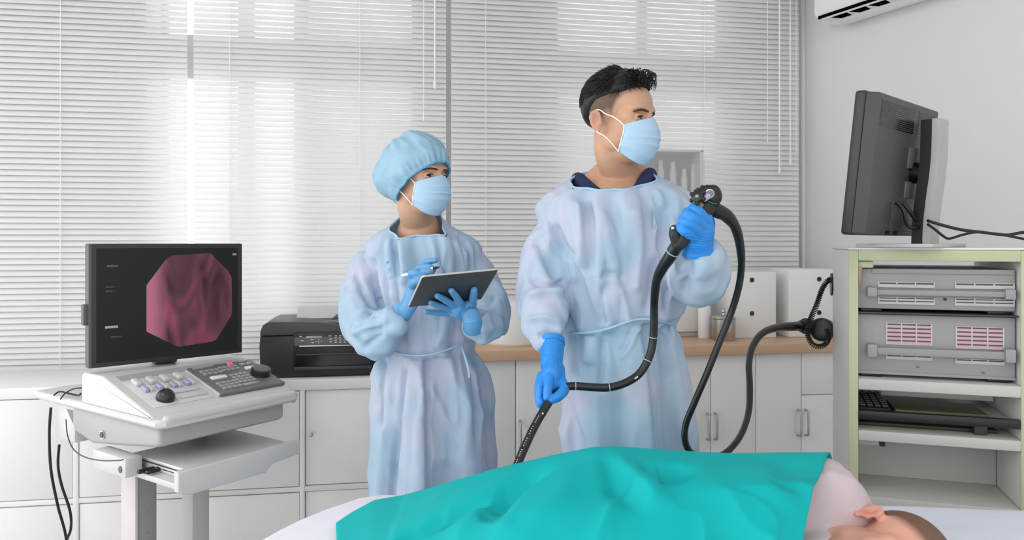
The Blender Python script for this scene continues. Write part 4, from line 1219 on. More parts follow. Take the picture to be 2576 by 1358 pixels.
def relax(V, Fs, it=2, f=0.5):
    """Evens out the surface after the folds are pressed in."""
    E = np.array([(f_[i], f_[(i+1) % len(f_)]) for f_ in Fs for i in range(len(f_))])
    deg = np.bincount(E[:, 0], minlength=len(V)) + np.bincount(E[:, 1], minlength=len(V))
    for _ in range(it):
        S = np.zeros_like(V)
        for k in range(3):
            S[:, k] = np.bincount(E[:, 0], V[E[:, 1], k], len(V)) + np.bincount(E[:, 1], V[E[:, 0], k], len(V))
        V = V*(1-f) + f*S/np.maximum(deg, 1)[:, None]
    return V

def plane_through(a, b, c):
    n = (b-a).cross(c-a).normalized()
    return (n if n.z > 0 else -n), a
# ------------------------------------------------------------------ the man with the endoscope
man = thing('person', 'standing man, short black hair, blue gown, mask and gloves, holding the black endoscope tube', 'person', (0.28, 1.96, 0))
HM = head_matrix(1557, 299, 1.90, 55, pitch=2, roll=0, s=1.0)
b = MB()
head_shapes(b, HM)
b.tube([HM @ Vector((0, 0.022, -0.03)), HM @ Vector((0, 0.018, -0.085)), P(1558, 425, 1.955), P(1558, 462, 1.97), P(1556, 510, 1.99)], [0.042, 0.043, 0.053, 0.066, 0.085], n=24)
b.tube([P(1545, 425, 1.985), P(1490, 462, 1.985), P(1420, 532, 1.97)], [0.040, 0.032, 0.03], n=16, dome=True)
b.tube([P(1570, 425, 1.985), P(1625, 462, 1.985), P(1690, 530, 1.97)], [0.040, 0.032, 0.03], n=16, dome=True)
b.ell(P(1558, 550, 1.955), (0.125, 0.085, 0.112)); b.ell(P(1565, 700, 1.965), (0.13, 0.085, 0.16)); b.ell(P(1570, 880, 1.97), (0.135, 0.09, 0.12))
V, Nn, Fs = remesh(b, 0.0032, 9)
V, Q = carve_eyes(V, HM.inverted())
hl = np.interp(Q[:, 1], [-0.10, -0.075, -0.05, -0.03, -0.012, 0.0, 0.03, 0.06, 0.115], [0.072, 0.068, 0.052, 0.034, -0.004, 0.000, -0.012, -0.05, -0.062])
st = np.clip((Q[:, 2]-hl)/0.022, 0, 1)*0.88*(Q[:, 2] > -0.1)
st = st*(np.abs(Q[:, 0]) < 0.0765)*(np.linalg.norm(Q, axis=1) < 0.16)
ear = np.clip((np.abs(Q[:, 0])-0.070)/0.006, 0, 1)*(Q[:, 2] < 0.016)*(np.linalg.norm(Q, axis=1) < 0.12)*0.25
tint = np.c_[st, ear, np.zeros(len(st))]
attach(raw_obj('body', V, Fs, M_skin_m, attr=tint), man)
eyes(man, HM, M_skin_m, gaze=(-0.55, 0.02), openu=23, openl=14, brow_z=-0.0095)
face_mask(man, HM)

# hair: dense cap plus strands combed back and up to a quiff
def hair_line(y):
    return float(np.interp(y, [-0.10, -0.075, -0.05, -0.02, 0.01, 0.03, 0.055, 0.08, 0.10], [0.066, 0.063, 0.056, 0.047, 0.040, 0.034, 0.014, -0.026, -0.048]))
def hair_shell():
    nu, nv = 96, 48
    V = []; Fs = []
    for j in range(nv+1):
        ph = math.pi*0.78*j/nv
        for i in range(nu):
            a = 2*math.pi*i/nu
            d = Vector((math.sin(ph)*math.cos(a), math.sin(ph)*math.sin(a), math.cos(ph)))
            V.append(d)
    out = []; keep = []
    for d in V:
        front = max(0, -d.y); top = max(0, d.z)
        rx, ry, rz = 0.0795, 0.0905, 0.0850
        p = Vector((d.x*rx, 0.012 + d.y*ry, 0.038 + d.z*rz))
        if d.y < 0: p.y = 0.012 + d.y*(ry + 0.006*top)
        p.z += 0.008*top*front
        n_ = vnoise(np.array([[d.x*7, d.y*3, d.z*5]]), 3)[0]
        p += d*(0.0035*n_*(0.3+top))
        h = hair_line(p.y)
        edge = (p.z-h)/0.02
        k = 0.78 + 0.22*min(1, max(0, (edge+0.35)/1.35))**0.6
        c_ = Vector((0, 0.012, p.z))
        p = c_ + (p-c_)*k
        out.append(p); keep.append(p.z > h-0.03)
    for j in range(nv):
        for i in range(nu):
            Fs.append((j*nu+i, j*nu+(i+1) % nu, (j+1)*nu+(i+1) % nu, (j+1)*nu+i))
    return np.array([tuple(p) for p in out]), Fs, keep
V, Fs, keep = hair_shell()
hr = raw_obj('hair', V, Fs, M_hair, keep=np.array(keep)); attach(hr, man, HM)
random.seed(5)
q = MB()
def scalp(az, ph):
    d = Vector((math.sin(ph)*math.cos(az), math.sin(ph)*math.sin(az), math.cos(ph)))
    p = Vector((d.x*0.0785, 0.012 + d.y*0.0895, 0.038 + d.z*0.084))
    if d.y < 0: p.y = 0.012 + d.y*(0.0895+0.006*d.z)
    p.z += 0.008*max(0, d.z)*max(0, -d.y)
    return p, d
for i in range(2300):
    az = random.uniform(0, 2*math.pi); ph = math.acos(random.uniform(0.05, 1.0))
    p, d = scalp(az, ph)
    if p.z < hair_line(p.y)+0.010 or (abs(p.x) > 0.06 and p.z < 0.058): continue
    fr = max(0, -d.y)
    ln = 0.016 + 0.022*max(0, d.z) + 0.012*fr
    flow = Vector((0.35*d.x + random.uniform(-.25, .25), -0.5*fr + 0.75*(1-fr) - 0.2, 0.12 - 0.7*(1-d.z))).normalized()
    if fr > 0.35 and d.z > 0.3: flow = Vector((-0.35+random.uniform(-.5, .4), -0.8, 0.55+random.uniform(-.3, .3))).normalized()
    t = (flow - d*flow.dot(d)).normalized()
    lift = 0.14 + 0.30*fr*max(0, d.z)
    cr_ = random.uniform(-0.5, 0.3)
    p0 = p - d*0.002; p1 = p + t*ln*0.45 + d*ln*lift*0.6; p2 = p + t*ln*0.9 + d*ln*lift*(0.7+cr_)
    r0 = random.uniform(0.0007, 0.0015)
    q.tube([p0, p1, p2], [r0, r0*0.9, r0*0.15], n=4, res=3)
for i in range(70):             # curls at the front edge
    x = random.uniform(-0.045, 0.045); z = random.uniform(0.078, 0.106)
    p = Vector((x, -0.056 - random.uniform(0, 0.014), z))
    a = random.uniform(-0.6, 0.6); L2 = random.uniform(0.014, 0.026)
    f_ = Vector((math.sin(a), -1, 0.25)).normalized()
    q.tube([p, p+f_*L2*0.5+Vector((0, 0, 0.008)), p+f_*L2*0.85+Vector((0, 0, 0.001)), p+f_*L2*0.8+Vector((0, 0, -0.012-random.uniform(0, .006)))], [0.0012, 0.0010, 0.0008, 0.0002], n=4, res=3)
hs = q.build('hair_strands', M_hair, None, smooth=180); hs['kind'] = 'stuff'; attach(hs, man, HM)

# navy scrubs under the gown and down the legs
b = MB()
b.tube([P(1455, 452, 1.985), P(1480, 478, 1.925), P(1515, 500, 1.885), P(1560, 510, 1.87), P(1600, 490, 1.885), P(1622, 462, 1.92), P(1634, 440, 1.97)], [0.020, 0.022, 0.02, 0.02, 0.02, 0.022, 0.020], n=12, flat=1.0, dome=True)
attach(b.build('scrub_top', M_navy), man)
for s in (-1, 1):
    b = MB(); b.tube([(0.30+s*0.075, 1.97, 0.80), (0.30+s*0.08, 1.97, 0.45), (0.30+s*0.085, 1.975, 0.09)], [0.070, 0.062, 0.052], n=20, dome=False); attach(b.build('trouser_leg', M_navy), man)
    b = MB(); b.tube([(0.30+s*0.085, 2.00, 0.045), (0.30+s*0.09, 1.93, 0.042), (0.30+s*0.105, 1.84, 0.034)], [0.042, 0.044, 0.032], n=16, dome=True, flat=1.0); attach(b.build('shoe', M_whitep), man)

# the gown
def man_fold(t, z):
    """Folds of the cloth around (t) and down (z) the body."""
    wz_ = 1.31 - (822-610)/F*1.95
    q = np.array([[math.cos(t)*2.2+3, math.sin(t)*2.2, z*2.2]])
    n1 = vnoise(q, 11)[0]
    q = np.array([[math.cos(t)*5.0+z*1.3, math.sin(t)*5.0+7, z*2.6]])
    n2 = 1-2*abs(vnoise(q, 12)[0])
    if z < wz_:
        k = min(1, (wz_-z)/0.35)
        pl = math.cos(8*t + 1.3 + 1.2*n1) ; pl = math.copysign(abs(pl)**0.7, pl)
        return 0.004*n2 + (0.006 + 0.009*k)*pl + 0.008*k*n1
    k = min(1, (z-wz_)/0.15)*max(0.15, min(1, (1.47-z)/0.07))
    g = max(0, 1-(z-wz_)/0.12)
    return k*(0.015*n1 + 0.014*n2) + 0.007*g*math.cos(13*t+2*n1)
b = MB()
garment(b, [(432, 1478, 1618, 1.985, 0.062), (446, 1445, 1655, 1.985, 0.085), (466, 1412, 1700, 1.98, 0.105), (492, 1388, 1728, 1.975, 0.125), (530, 1380, 1738, 1.965, 0.138), (600, 1388, 1734, 1.96, 0.148),
            (690, 1400, 1728, 1.96, 0.150), (770, 1412, 1712, 1.96, 0.148), (812, 1424, 1694, 1.96, 0.142), (826, 1428, 1690, 1.96, 0.138), (842, 1424, 1696, 1.96, 0.142), (900, 1418, 1716, 1.96, 0.150), (980, 1418, 1726, 1.96, 0.154),
            (1100, 1424, 1732, 1.96, 0.160), (1300, 1414, 1745, 1.96, 0.172), (1540, 1392, 1775, 1.96, 0.18)], fold=man_fold)
sleeve(b, [P(1470, 512, 1.97), P(1414, 566, 1.96), P(1392, 630, 1.94), P(1376, 700, 1.91), P(1368, 765, 1.87), P(1370, 815, 1.83), P(1380, 850, 1.805), P(1388, 876, 1.79)],
       [0.040, 0.055, 0.058, 0.060, 0.061, 0.050, 0.040, 0.031], seed=3, amp=0.17)
sleeve(b, [P(1665, 512, 1.975), P(1705, 566, 1.955), P(1724, 620, 1.91), P(1736, 690, 1.83), P(1752, 706, 1.74), P(1762, 686, 1.67), P(1762, 655, 1.63), P(1760, 628, 1.61)],
       [0.042, 0.050, 0.052, 0.052, 0.053, 0.051, 0.043, 0.035], seed=8, amp=0.15)
V, Nn, Fs = remesh(b, 0.0048, 3)
n3 = 1-2*np.abs(vnoise(V*np.array([26, 26, 9]), 21)); n4 = vnoise(V*np.array([60, 60, 30]), 22)
n5 = 1-2*np.abs(vnoise(V*np.array([13, 13, 7])+np.c_[V[:, 2]*6, V[:, 2]*0, V[:, 0]*5], 23))
V = V + Nn*((0.0042*n3 + 0.0075*n5)*np.clip((1.47-V[:, 2])/0.06, 0.1, 1) + 0.0007*n4)[:, None]
V = V + 1.5*Nn*creases(V, Nn, [
    ([(1638, 505), (1652, 600), (1640, 720), (1628, 790)], 0.012, -0.012, 'v'), ([(1600, 520), (1612, 640), (1600, 740)], 0.012, 0.008, 'v'),
    ([(1476, 500), (1488, 590), (1480, 690)], 0.010, -0.012, 'v'), ([(1458, 500), (1462, 600), (1452, 720)], 0.011, 0.008, 'v'),
    ([(1690, 500), (1672, 600), (1680, 720), (1682, 790)], 0.012, -0.012, 'v'), ([(1655, 470), (1690, 540), (1700, 600)], 0.008, 0.008, 'v'),
    ([(1512, 694), (1535, 688), (1572, 700)], 0.006, -0.006, 'v'), ([(1520, 715), (1512, 780), (1520, 820)], 0.010, -0.009, 'v'), ([(1560, 720), (1580, 790), (1578, 815)], 0.008, 0.007, 'v'),
    ([(1452, 846), (1450, 900), (1456, 960)], 0.009, -0.014, 'v'), ([(1520, 838), (1516, 900), (1512, 990)], 0.008, -0.011, 'v'), ([(1590, 818), (1580, 850), (1560, 890)], 0.006, -0.007, 'v'),
    ([(1610, 815), (1590, 860), (1560, 905)], 0.004, 0.006, 'v'), ([(1690, 826), (1686, 890), (1698, 960)], 0.012, -0.014, 'v'), ([(1490, 845), (1485, 880), (1480, 920)], 0.014, 0.010, 'v'),
    ([(1614, 820), (1622, 900), (1632, 1000), (1644, 1130), (1650, 1320)], 0.030, 0.013, 's')], 1.81)[:, None]
V = V + 1.5*Nn*creases(V, Nn, [
    ([(1398, 560), (1420, 620), (1440, 650)], 0.008, -0.010, 'v'), ([(1330, 700), (1370, 716), (1425, 706)], 0.007, -0.011, 'v'), ([(1325, 745), (1370, 728), (1420, 735)], 0.009, 0.009, 'v'),
    ([(1322, 800), (1365, 792), (1410, 806)], 0.006, 0.007, 'v'), ([(1345, 840), (1380, 828), (1412, 842)], 0.006, -0.008, 'v'), ([(1345, 600), (1375, 650), (1395, 700)], 0.009, -0.008, 'v')], 1.85)[:, None]
V = relax(V, Fs, 2)
pn, pa = plane_through(P(1553, 483, 1.835), P(1449, 441, 1.975), P(1632, 430, 1.965))
d = (V - np.array(pa)) @ np.array(pn)
inneck = (d > 0) & (V[:, 2] > 1.36)
hem = V[:, 2] < P(0, 1535, 1.96).z
keep = ~(inneck | hem)
gown = raw_obj('gown', V, Fs, M_gown, keep=keep); attach(gown, man)
lps = boundary_loops(Fs, keep)
lp = max(lps[:3], key=lambda l: np.mean(V[l][:, 2]))
b = MB(); closed_tube(b, loop_points(V, lp, 3, 30), 0.0034); attach(b.build('neck_binding', M_tie, None, smooth=180), man)
# waist tie
def waist_curve(rows, off):
    out = []
    for px, py, Y in rows: out.append(P(px, py, Y-off))
    return out
b = MB(); b.tube([P(1424, 838, 1.935), P(1445, 838, 1.865), P(1490, 835, 1.822), P(1530, 826, 1.808), P(1570, 812, 1.803), P(1604, 803, 1.806), P(1640, 803, 1.806), P(1670, 809, 1.825), P(1692, 817, 1.875), P(1698, 822, 1.95)], 0.0045, n=10, flat=0.6, up=(0, -1, 0)); attach(b.build('waist_tie', M_tie, None, smooth=180), man)
b = MB(); b.tube([P(1688, 815, 1.875), P(1692, 850, 1.87), P(1690, 880, 1.865)], [0.004, 0.006, 0.005], n=8, flat=0.4); attach(b.build('tie_end', M_tie, None), man)

# lower gloved hand holding the insertion tube
Yh = 1.70
b = MB()
b.tube([P(1389, 858, 1.80), P(1389, 880, 1.785), P(1388, 905, 1.765), P(1388, 925, 1.75)], [0.034, 0.033, 0.031, 0.030], n=24, res=6, flat=0.85)
hand(b, [([P(1389, 915, 1.755), P(1390, 945, 1.73), P(1388, 968, 1.72)], [0.029, 0.033, 0.028], 0.75), ([P(1404, 930, 1.74), P(1409, 962, 1.72)], [0.020, 0.017], 0.8)],
     [([P(1383, 948, 1.705), P(1379, 975, 1.683), P(1376, 998, 1.672)], [0.0115, 0.0108, 0.0095]),
      ([P(1368, 945, 1.725), P(1360, 975, 1.705), P(1358, 1002, 1.695), P(1362, 1012, 1.69)], [0.0115, 0.0105, 0.0095, 0.009]),
      ([P(1362, 945, 1.745), P(1355, 975, 1.73), P(1355, 1008, 1.72), P(1359, 1018, 1.712)], [0.011, 0.010, 0.009, 0.0085]),
      ([P(1368, 960, 1.76), P(1362, 1000, 1.745), P(1366, 1036, 1.735), P(1367, 1040, 1.733)], [0.010, 0.009, 0.0085, 0.008]),
      ([P(1410, 958, 1.722), P(1418, 978, 1.698), P(1406, 995, 1.680), P(1387, 1006, 1.672)], [0.014, 0.0135, 0.012, 0.0095])])
V, Nn, Fs = remesh(b, 0.0017, 4)
V = V + Nn*(0.0004*(1-2*np.abs(vnoise(V*np.array([40, 40, 130]), 31))))[:, None]
attach(raw_obj('glove', V, Fs, M_glove), man)
b = MB(); b.tube([P(1389, 855, 1.802), P(1389, 867, 1.795)], [0.0362, 0.0358], n=32, res=1, flat=0.85); attach(b.build('glove_cuff', M_glove), man)

# upper gloved fist around the control body
b = MB()
b.tube([P(1757, 642, 1.605), P(1757, 625, 1.60), P(1757, 605, 1.595)], [0.0335, 0.032, 0.030], n=24, res=6, flat=0.8)
hand(b, [([P(1757, 612, 1.59), P(1762, 582, 1.58), P(1766, 556, 1.575)], [0.030, 0.030, 0.024], 0.8), ([P(1738, 600, 1.585), P(1745, 575, 1.575)], [0.018, 0.018], 0.8)],
     [([P(1776, 556, 1.57), P(1760, 536, 1.555), P(1745, 524, 1.56), P(1748, 520, 1.585)], [0.0135, 0.0122, 0.011, 0.010]),
      ([P(1768, 572, 1.568), P(1746, 550, 1.548), P(1728, 538, 1.552), P(1730, 532, 1.58)], [0.0138, 0.0128, 0.0115, 0.010]),
      ([P(1760, 586, 1.567), P(1737, 566, 1.548), P(1719, 555, 1.553), P(1722, 548, 1.58)], [0.0135, 0.0125, 0.0115, 0.010]),
      ([P(1750, 598, 1.57), P(1727, 583, 1.553), P(1712, 573, 1.558), P(1716, 566, 1.58)], [0.012, 0.0115, 0.0105, 0.009]),
      ([P(1776, 590, 1.59), P(1784, 565, 1.60), P(1778, 540, 1.61)], [0.014, 0.013, 0.011])])
V, Nn, Fs = remesh(b, 0.0017, 3)
wr = np.exp(-((V[:, 2]-P(0, 605, 1.58).z)/0.012)**2)
V = V + Nn*(0.0009*wr*np.sin(V[:, 2]*1200 + V[:, 0]*200) + 0.0004*(1-2*np.abs(vnoise(V*np.array([50, 50, 110]), 33))))[:, None]
attach(raw_obj('glove', V, Fs, M_glove), man)
b = MB(); b.tube([P(1757, 640, 1.605), P(1757, 643, 1.605)], [0.0348, 0.0348], n=32, res=1, flat=0.8); attach(b.build('glove_cuff', M_glove), man)
# ------------------------------------------------------------------ the woman writing on a tablet
woman = thing('person', 'standing woman in blue bouffant cap, mask, gown and gloves, writing on a dark tablet', 'person', (-0.27, 2.17, 0))
HW = head_matrix(1050, 441, 2.10, 56, pitch=1, s=0.955)
b = MB()
head_shapes(b, HW, ears=False)
b.tube([HW @ Vector((0, 0.020, -0.03)), HW @ Vector((0, 0.016, -0.085)), P(1050, 548, 2.155), P(1054, 580, 2.175), P(1054, 620, 2.19)], [0.044, 0.045, 0.050, 0.064, 0.080], n=24)
b.ell(P(1056, 690, 2.18), (0.115, 0.075, 0.10)); b.ell(P(1060, 820, 2.18), (0.11, 0.08, 0.15)); b.ell(P(1070, 960, 2.18), (0.13, 0.09, 0.12))
V, Nn, Fs = remesh(b, 0.0032, 9)
V, Q = carve_eyes(V, HW.inverted())
st = np.clip((Q[:, 2]-0.045)/0.02, 0, 1)*0.7 + np.clip((Q[:, 1]-0.055)/0.02, 0, 1)*np.clip((Q[:, 2]+0.075)/0.02, 0, 1)*0.8
st = np.clip(st, 0, 0.85)*(np.linalg.norm(Q, axis=1) < 0.16)
attach(raw_obj('body', V, Fs, M_skin_w, attr=np.c_[st, st*0, st*0]), woman)
eyes(woman, HW, M_skin_w, gaze=(-0.50, 0.03), openu=24, openl=15, brow_z=-0.0075)
face_mask(woman, HW)

# bouffant cap: puffed bag gathered in an elastic rim
def cap():
    nz_ = Vector((0, 0.64, 0.768)).normalized()
    ay = Vector((0, 0.768, -0.64)).normalized(); ax = Vector((1, 0, 0))
    c = Vector((0, -0.018, -0.025))
    nu, nv = 140, 44
    V = []; Fs = []
    prof_h = [-0.006, 0.0, 0.012, 0.032, 0.062, 0.098, 0.126, 0.144, 0.154, 0.156]
    prof_r = [1.0, 1.03, 1.12, 1.20, 1.20, 1.08, 0.86, 0.58, 0.27, 0.0]
    for j in range(nv+1):
        v = j/nv
        h = np.interp(v, np.linspace(0, 1, 10), prof_h); r = np.interp(v, np.linspace(0, 1, 10), prof_r)
        for i in range(nu):
            t = 2*math.pi*i/nu
            ct, st_ = math.cos(t), math.sin(t)
            n1 = vnoise(np.array([[ct*5.5, st_*5.5, h*9]]), 41)[0]; n2 = 1-2*abs(vnoise(np.array([[ct*9, st_*9, h*6+3]]), 42)[0])
            n3 = 1-2*abs(vnoise(np.array([[ct*4+h*14, st_*4-h*10, h*22]]), 43)[0])
            back = max(0, st_)
            gat = math.exp(-((h-0.008)/0.014)**2)
            k = r*(1 + 0.05*n1*min(1, r*1.2)) + (0.06*n2*gat + 0.036*n3)*min(1, r) + 0.26*back*math.sin(min(1, max(0, h-0.03)/0.12)*math.pi)*min(1, r)
            p = c + ax*(0.0795*k*ct) + ay*((0.088 if st_ > 0 else 0.094)*k*st_) + nz_*(h*(1+0.04*n1))
            if st_ < 0: p.z += 0.004*abs(st_)
            V.append(tuple(p))
    for j in range(nv):
        for i in range(nu):
            Fs.append((j*nu+i, j*nu+(i+1) % nu, (j+1)*nu+(i+1) % nu, (j+1)*nu+i))
    rim = [Vector(V[i]) for i in range(nu)]
    return np.array(V), Fs, rim
V, Fs, rim = cap()
M_capm = mat('cap_blue', rgb(162, 202, 226), 0.7, var=0.10, scale=26, trans=0.18)
attach(raw_obj('bouffant_cap', V, Fs, M_capm), woman, HW)
b = MB(); closed_tube(b, rim[::2], 0.0032); attach(b.build('cap_elastic', mat('cap_edge', rgb(96, 165, 205), 0.7), None, smooth=180), woman, HW)

# gown
def w_fold(t, z):
    wz_ = 1.31 - (885-610)/F*2.18
    n1 = vnoise(np.array([[math.cos(t)*2.3+9, math.sin(t)*2.3, z*2.4]]), 51)[0]
    n2 = 1-2*abs(vnoise(np.array([[math.cos(t)*5.0-z*1.5, math.sin(t)*5.0+2, z*2.4]]), 52)[0])
    if z < wz_:
        k = min(1, (wz_-z)/0.30)
        pl = math.cos(7*t + 0.6 + 1.0*n1); pl = math.copysign(abs(pl)**0.6, pl)
        return 0.004*n2 + (0.006 + 0.010*k)*pl + 0.008*k*n1
    k = min(1, (z-wz_)/0.15)*max(0.15, min(1, (1.36-z)/0.08)); g = max(0, 1-(z-wz_)/0.12)
    return k*(0.014*n1 + 0.014*n2) + 0.006*g*math.cos(11*t+2*n1)
b = MB()
garment(b, [(530, 1012, 1104, 2.18, 0.046), (548, 1006, 1112, 2.18, 0.054), (566, 985, 1132, 2.18, 0.072), (588, 950, 1170, 2.18, 0.095), (615, 925, 1200, 2.18, 0.112), (660, 930, 1204, 2.18, 0.124), (730, 950, 1196, 2.18, 0.130), (800, 965, 1190, 2.18, 0.130),
            (860, 972, 1186, 2.18, 0.126), (886, 974, 1184, 2.18, 0.122), (905, 962, 1200, 2.18, 0.13), (940, 948, 1220, 2.18, 0.140), (1000, 944, 1228, 2.18, 0.147), (1120, 946, 1232, 2.18, 0.152), (1300, 942, 1238, 2.18, 0.16), (1490, 925, 1258, 2.18, 0.165)], fold=w_fold)
sleeve(b, [P(975, 630, 2.18), P(926, 682, 2.17), P(908, 750, 2.15), P(916, 812, 2.11), P(936, 836, 2.05), P(965, 826, 2.01), P(990, 806, 1.985), P(1008, 790, 1.975)],
       [0.036, 0.045, 0.049, 0.053, 0.056, 0.050, 0.040, 0.030], seed=13, amp=0.19)
sleeve(b, [P(1155, 632, 2.18), P(1203, 692, 2.16), P(1228, 750, 2.12), P(1232, 800, 2.06), P(1222, 822, 2.00), P(1205, 818, 1.965), P(1190, 806, 1.945)],
       [0.036, 0.045, 0.047, 0.047, 0.045, 0.040, 0.032], seed=17, amp=0.17)
V, Nn, Fs = remesh(b, 0.0048, 3)
n3 = 1-2*np.abs(vnoise(V*np.array([26, 26, 9]), 61)); n4 = vnoise(V*np.array([60, 60, 30]), 62)
n5 = 1-2*np.abs(vnoise(V*np.array([14, 14, 7])+np.c_[V[:, 2]*6, V[:, 2]*0, V[:, 0]*5], 63))
V = V + Nn*((0.0042*n3 + 0.0075*n5)*np.clip((1.36-V[:, 2])/0.06, 0.1, 1) + 0.0007*n4)[:, None]
V = V + 1.5*Nn*creases(V, Nn, [
    ([(1063, 590), (1076, 640), (1080, 690)], 0.007, -0.007, 'v'), ([(975, 580), (992, 640), (1000, 700)], 0.007, -0.010, 'v'), ([(1000, 585), (1012, 650), (1016, 720)], 0.009, 0.008, 'v'),
    ([(1150, 580), (1172, 640), (1180, 690)], 0.008, -0.011, 'v'), ([(1110, 585), (1118, 640), (1105, 700)], 0.009, 0.009, 'v'), ([(1130, 575), (1150, 640), (1150, 690)], 0.007, -0.008, 'v'),
    ([(1018, 900), (1008, 1000), (998, 1100), (985, 1240), (978, 1400)], 0.007, -0.013, 'v'), ([(955, 905), (958, 1000), (950, 1090)], 0.008, -0.009, 'v'),
    ([(1064, 905), (1070, 1000), (1072, 1100), (1078, 1240), (1082, 1400)], 0.032, 0.014, 's'), ([(1130, 900), (1142, 960), (1150, 1080)], 0.009, 0.009, 'v'), ([(1190, 900), (1200, 980), (1206, 1120)], 0.010, -0.011, 'v'),
    ([(1120, 790), (1110, 850), (1090, 880)], 0.009, 0.008, 'v')], 2.04)[:, None]
V = V + 1.5*Nn*creases(V, Nn, [
    ([(885, 690), (915, 740), (950, 790)], 0.007, -0.010, 'v'), ([(935, 650), (945, 720), (960, 790)], 0.008, -0.011, 'v'), ([(905, 830), (940, 812), (985, 800)], 0.008, 0.010, 'v'), ([(925, 868), (955, 845), (985, 825)], 0.006, -0.008, 'v'),
    ([(1250, 740), (1225, 765), (1200, 780)], 0.007, -0.009, 'v'), ([(1240, 690), (1222, 720), (1215, 760)], 0.008, 0.008, 'v')], 2.08)[:, None]
V = relax(V, Fs, 2)
pn, pa = plane_through(P(1058, 580, 2.105), P(1004, 546, 2.18), P(1112, 540, 2.18))
d = (V - np.array(pa)) @ np.array(pn)
keep = ~(((d > 0) & (V[:, 2] > 1.30)) | (V[:, 2] < P(0, 1485, 2.18).z))
attach(raw_obj('gown', V, Fs, M_gown, keep=keep), woman)
lps = boundary_loops(Fs, keep)
lp = max(lps[:3], key=lambda l: np.mean(V[l][:, 2]))
b = MB(); closed_tube(b, loop_points(V, lp, 3, 30), 0.0030); attach(b.build('neck_binding', M_tie, None, smooth=180), woman)
b = MB(); b.tube([P(978, 872, 2.12), P(995, 884, 2.070), P(1020, 892, 2.046), P(1060, 894, 2.032), P(1100, 888, 2.034), P(1140, 874, 2.050), P(1165, 862, 2.075), P(1184, 852, 2.13)], 0.0045, n=10, flat=0.6, up=(0, -1, 0)); attach(b.build('waist_tie', M_tie, None, smooth=180), woman)
b = MB(); b.tube([P(1158, 866, 2.075), P(1170, 900, 2.055), P(1178, 930, 2.045), P(1180, 950, 2.04)], [0.003, 0.005, 0.0045, 0.004], n=8, flat=0.4); attach(b.build('tie_end', M_tie, None), woman)
for s in (-1, 1):
    b = MB(); b.tube([(-0.235+s*0.08, 2.18, 0.75), (-0.235+s*0.085, 2.18, 0.42), (-0.235+s*0.085, 2.185, 0.09)], [0.078, 0.062, 0.05], n=20); attach(b.build('trouser_leg', M_navy), woman)
    b = MB(); b.tube([(-0.235+s*0.085, 2.21, 0.042), (-0.235+s*0.09, 2.14, 0.040), (-0.235+s*0.10, 2.06, 0.032)], [0.039, 0.041, 0.030], n=16, dome=True); attach(b.build('shoe', M_whitep), woman)

# tablet
c0, c1, c2 = P(1062, 697, 1.78), P(1254, 679, 1.875), P(1022, 774, 1.875)
ux = (c1-c0).normalized(); dn = (c2-c0); dn = (dn - ux*dn.dot(ux)); hh = dn.length; dn.normalize()
nz = ux.cross(dn).normalized()                        # towards camera and down
if nz.y > 0: nz = -nz
wd = (c1-c0).length
TBM = Matrix(((ux.x, dn.x, nz.x, c0.x), (ux.y, dn.y, nz.y, c0.y), (ux.z, dn.z, nz.z, c0.z), (0, 0, 0, 1)))
tb = thing('tablet', 'dark grey tablet held at a slant by the woman, silver edges', 'tablet', c0)
def tpart(mb_, name, material, par):
    o = mb_.build(name, material); o.parent = par
    return o
m = MB(); m.prism([(0.006, 0), (wd-0.006, 0), (wd, 0.006), (wd, hh-0.006), (wd-0.006, hh), (0.006, hh), (0, hh-0.006), (0, 0.006)], -0.0055, -0.0008, 'z', 0.001, 2, M=Matrix.Translation(-c0) @ TBM); tpart(m, 'silver_rim', mat('tablet_rim', rgb(214, 206, 204), 0.35, metal=0.3), tb)
m = MB(); m.box(0.0015, wd-0.0015, 0.0015, hh-0.0015, -0.0012, 0.0006, 0.0006, M=Matrix.Translation(-c0) @ TBM); tpart(m, 'back_shell', mat('tablet_back', rgb(66, 68, 68), 0.45, var=0.03), tb)
m = MB(); m.box(0.006, wd-0.006, 0.006, hh-0.006, -0.0062, -0.0054, M=Matrix.Translation(-c0) @ TBM); tpart(m, 'display', M_blackg, tb)
def on_tab(px, py, off):
    """Point on the tablet back under a sight line, lifted off by off."""
    o = Vector((0, 0, HC)); d_ = P(px, py, 1.0) - o
    t = (c0 - o).dot(nz)/d_.dot(nz)
    return o + d_*t + nz*off

# hand spread under the tablet
b = MB()
fr = 0.0088
def fg(pts, r0=0.0098, r1=0.0078):
    q = [on_tab(x, y, o_) for x, y, o_ in pts]
    n_ = len(q)
    return (q, [r0+(r1-r0)*i/(n_-1) for i in range(n_)])
wrist = P(1190, 803, 1.935)
palm0 = on_tab(1180, 778, 0.022); palm1 = on_tab(1150, 764, 0.017)
b.tube([palm0, P(1187, 800, 1.92), P(1190, 823, 1.940)], [0.027, 0.0275, 0.030], n=24, res=6, flat=0.85)
hand(b, [([palm0, palm1], [0.029, 0.024], 0.75), ([palm0, on_tab(1172, 758, 0.015)], [0.022, 0.017], 0.8), ([palm0, on_tab(1140, 772, 0.015)], [0.022, 0.016], 0.8)],
     [fg([(1182, 765, 0.016), (1186, 742, 0.012), (1190, 722, 0.0085)], 0.0125, 0.0092),
      fg([(1158, 757, 0.014), (1145, 738, 0.011), (1133, 724, 0.0082)], 0.0108, 0.0084),
      fg([(1148, 762, 0.014), (1122, 748, 0.011), (1098, 737, 0.0080)], 0.0105, 0.0080),
      fg([(1142, 770, 0.014), (1112, 763, 0.011), (1082, 755, 0.0078)], 0.0100, 0.0076),
      ([on_tab(1140, 776, 0.014), on_tab(1106, 779, 0.010), on_tab(1070, 778, 0.007)], [0.0098, 0.0088, 0.0072])])
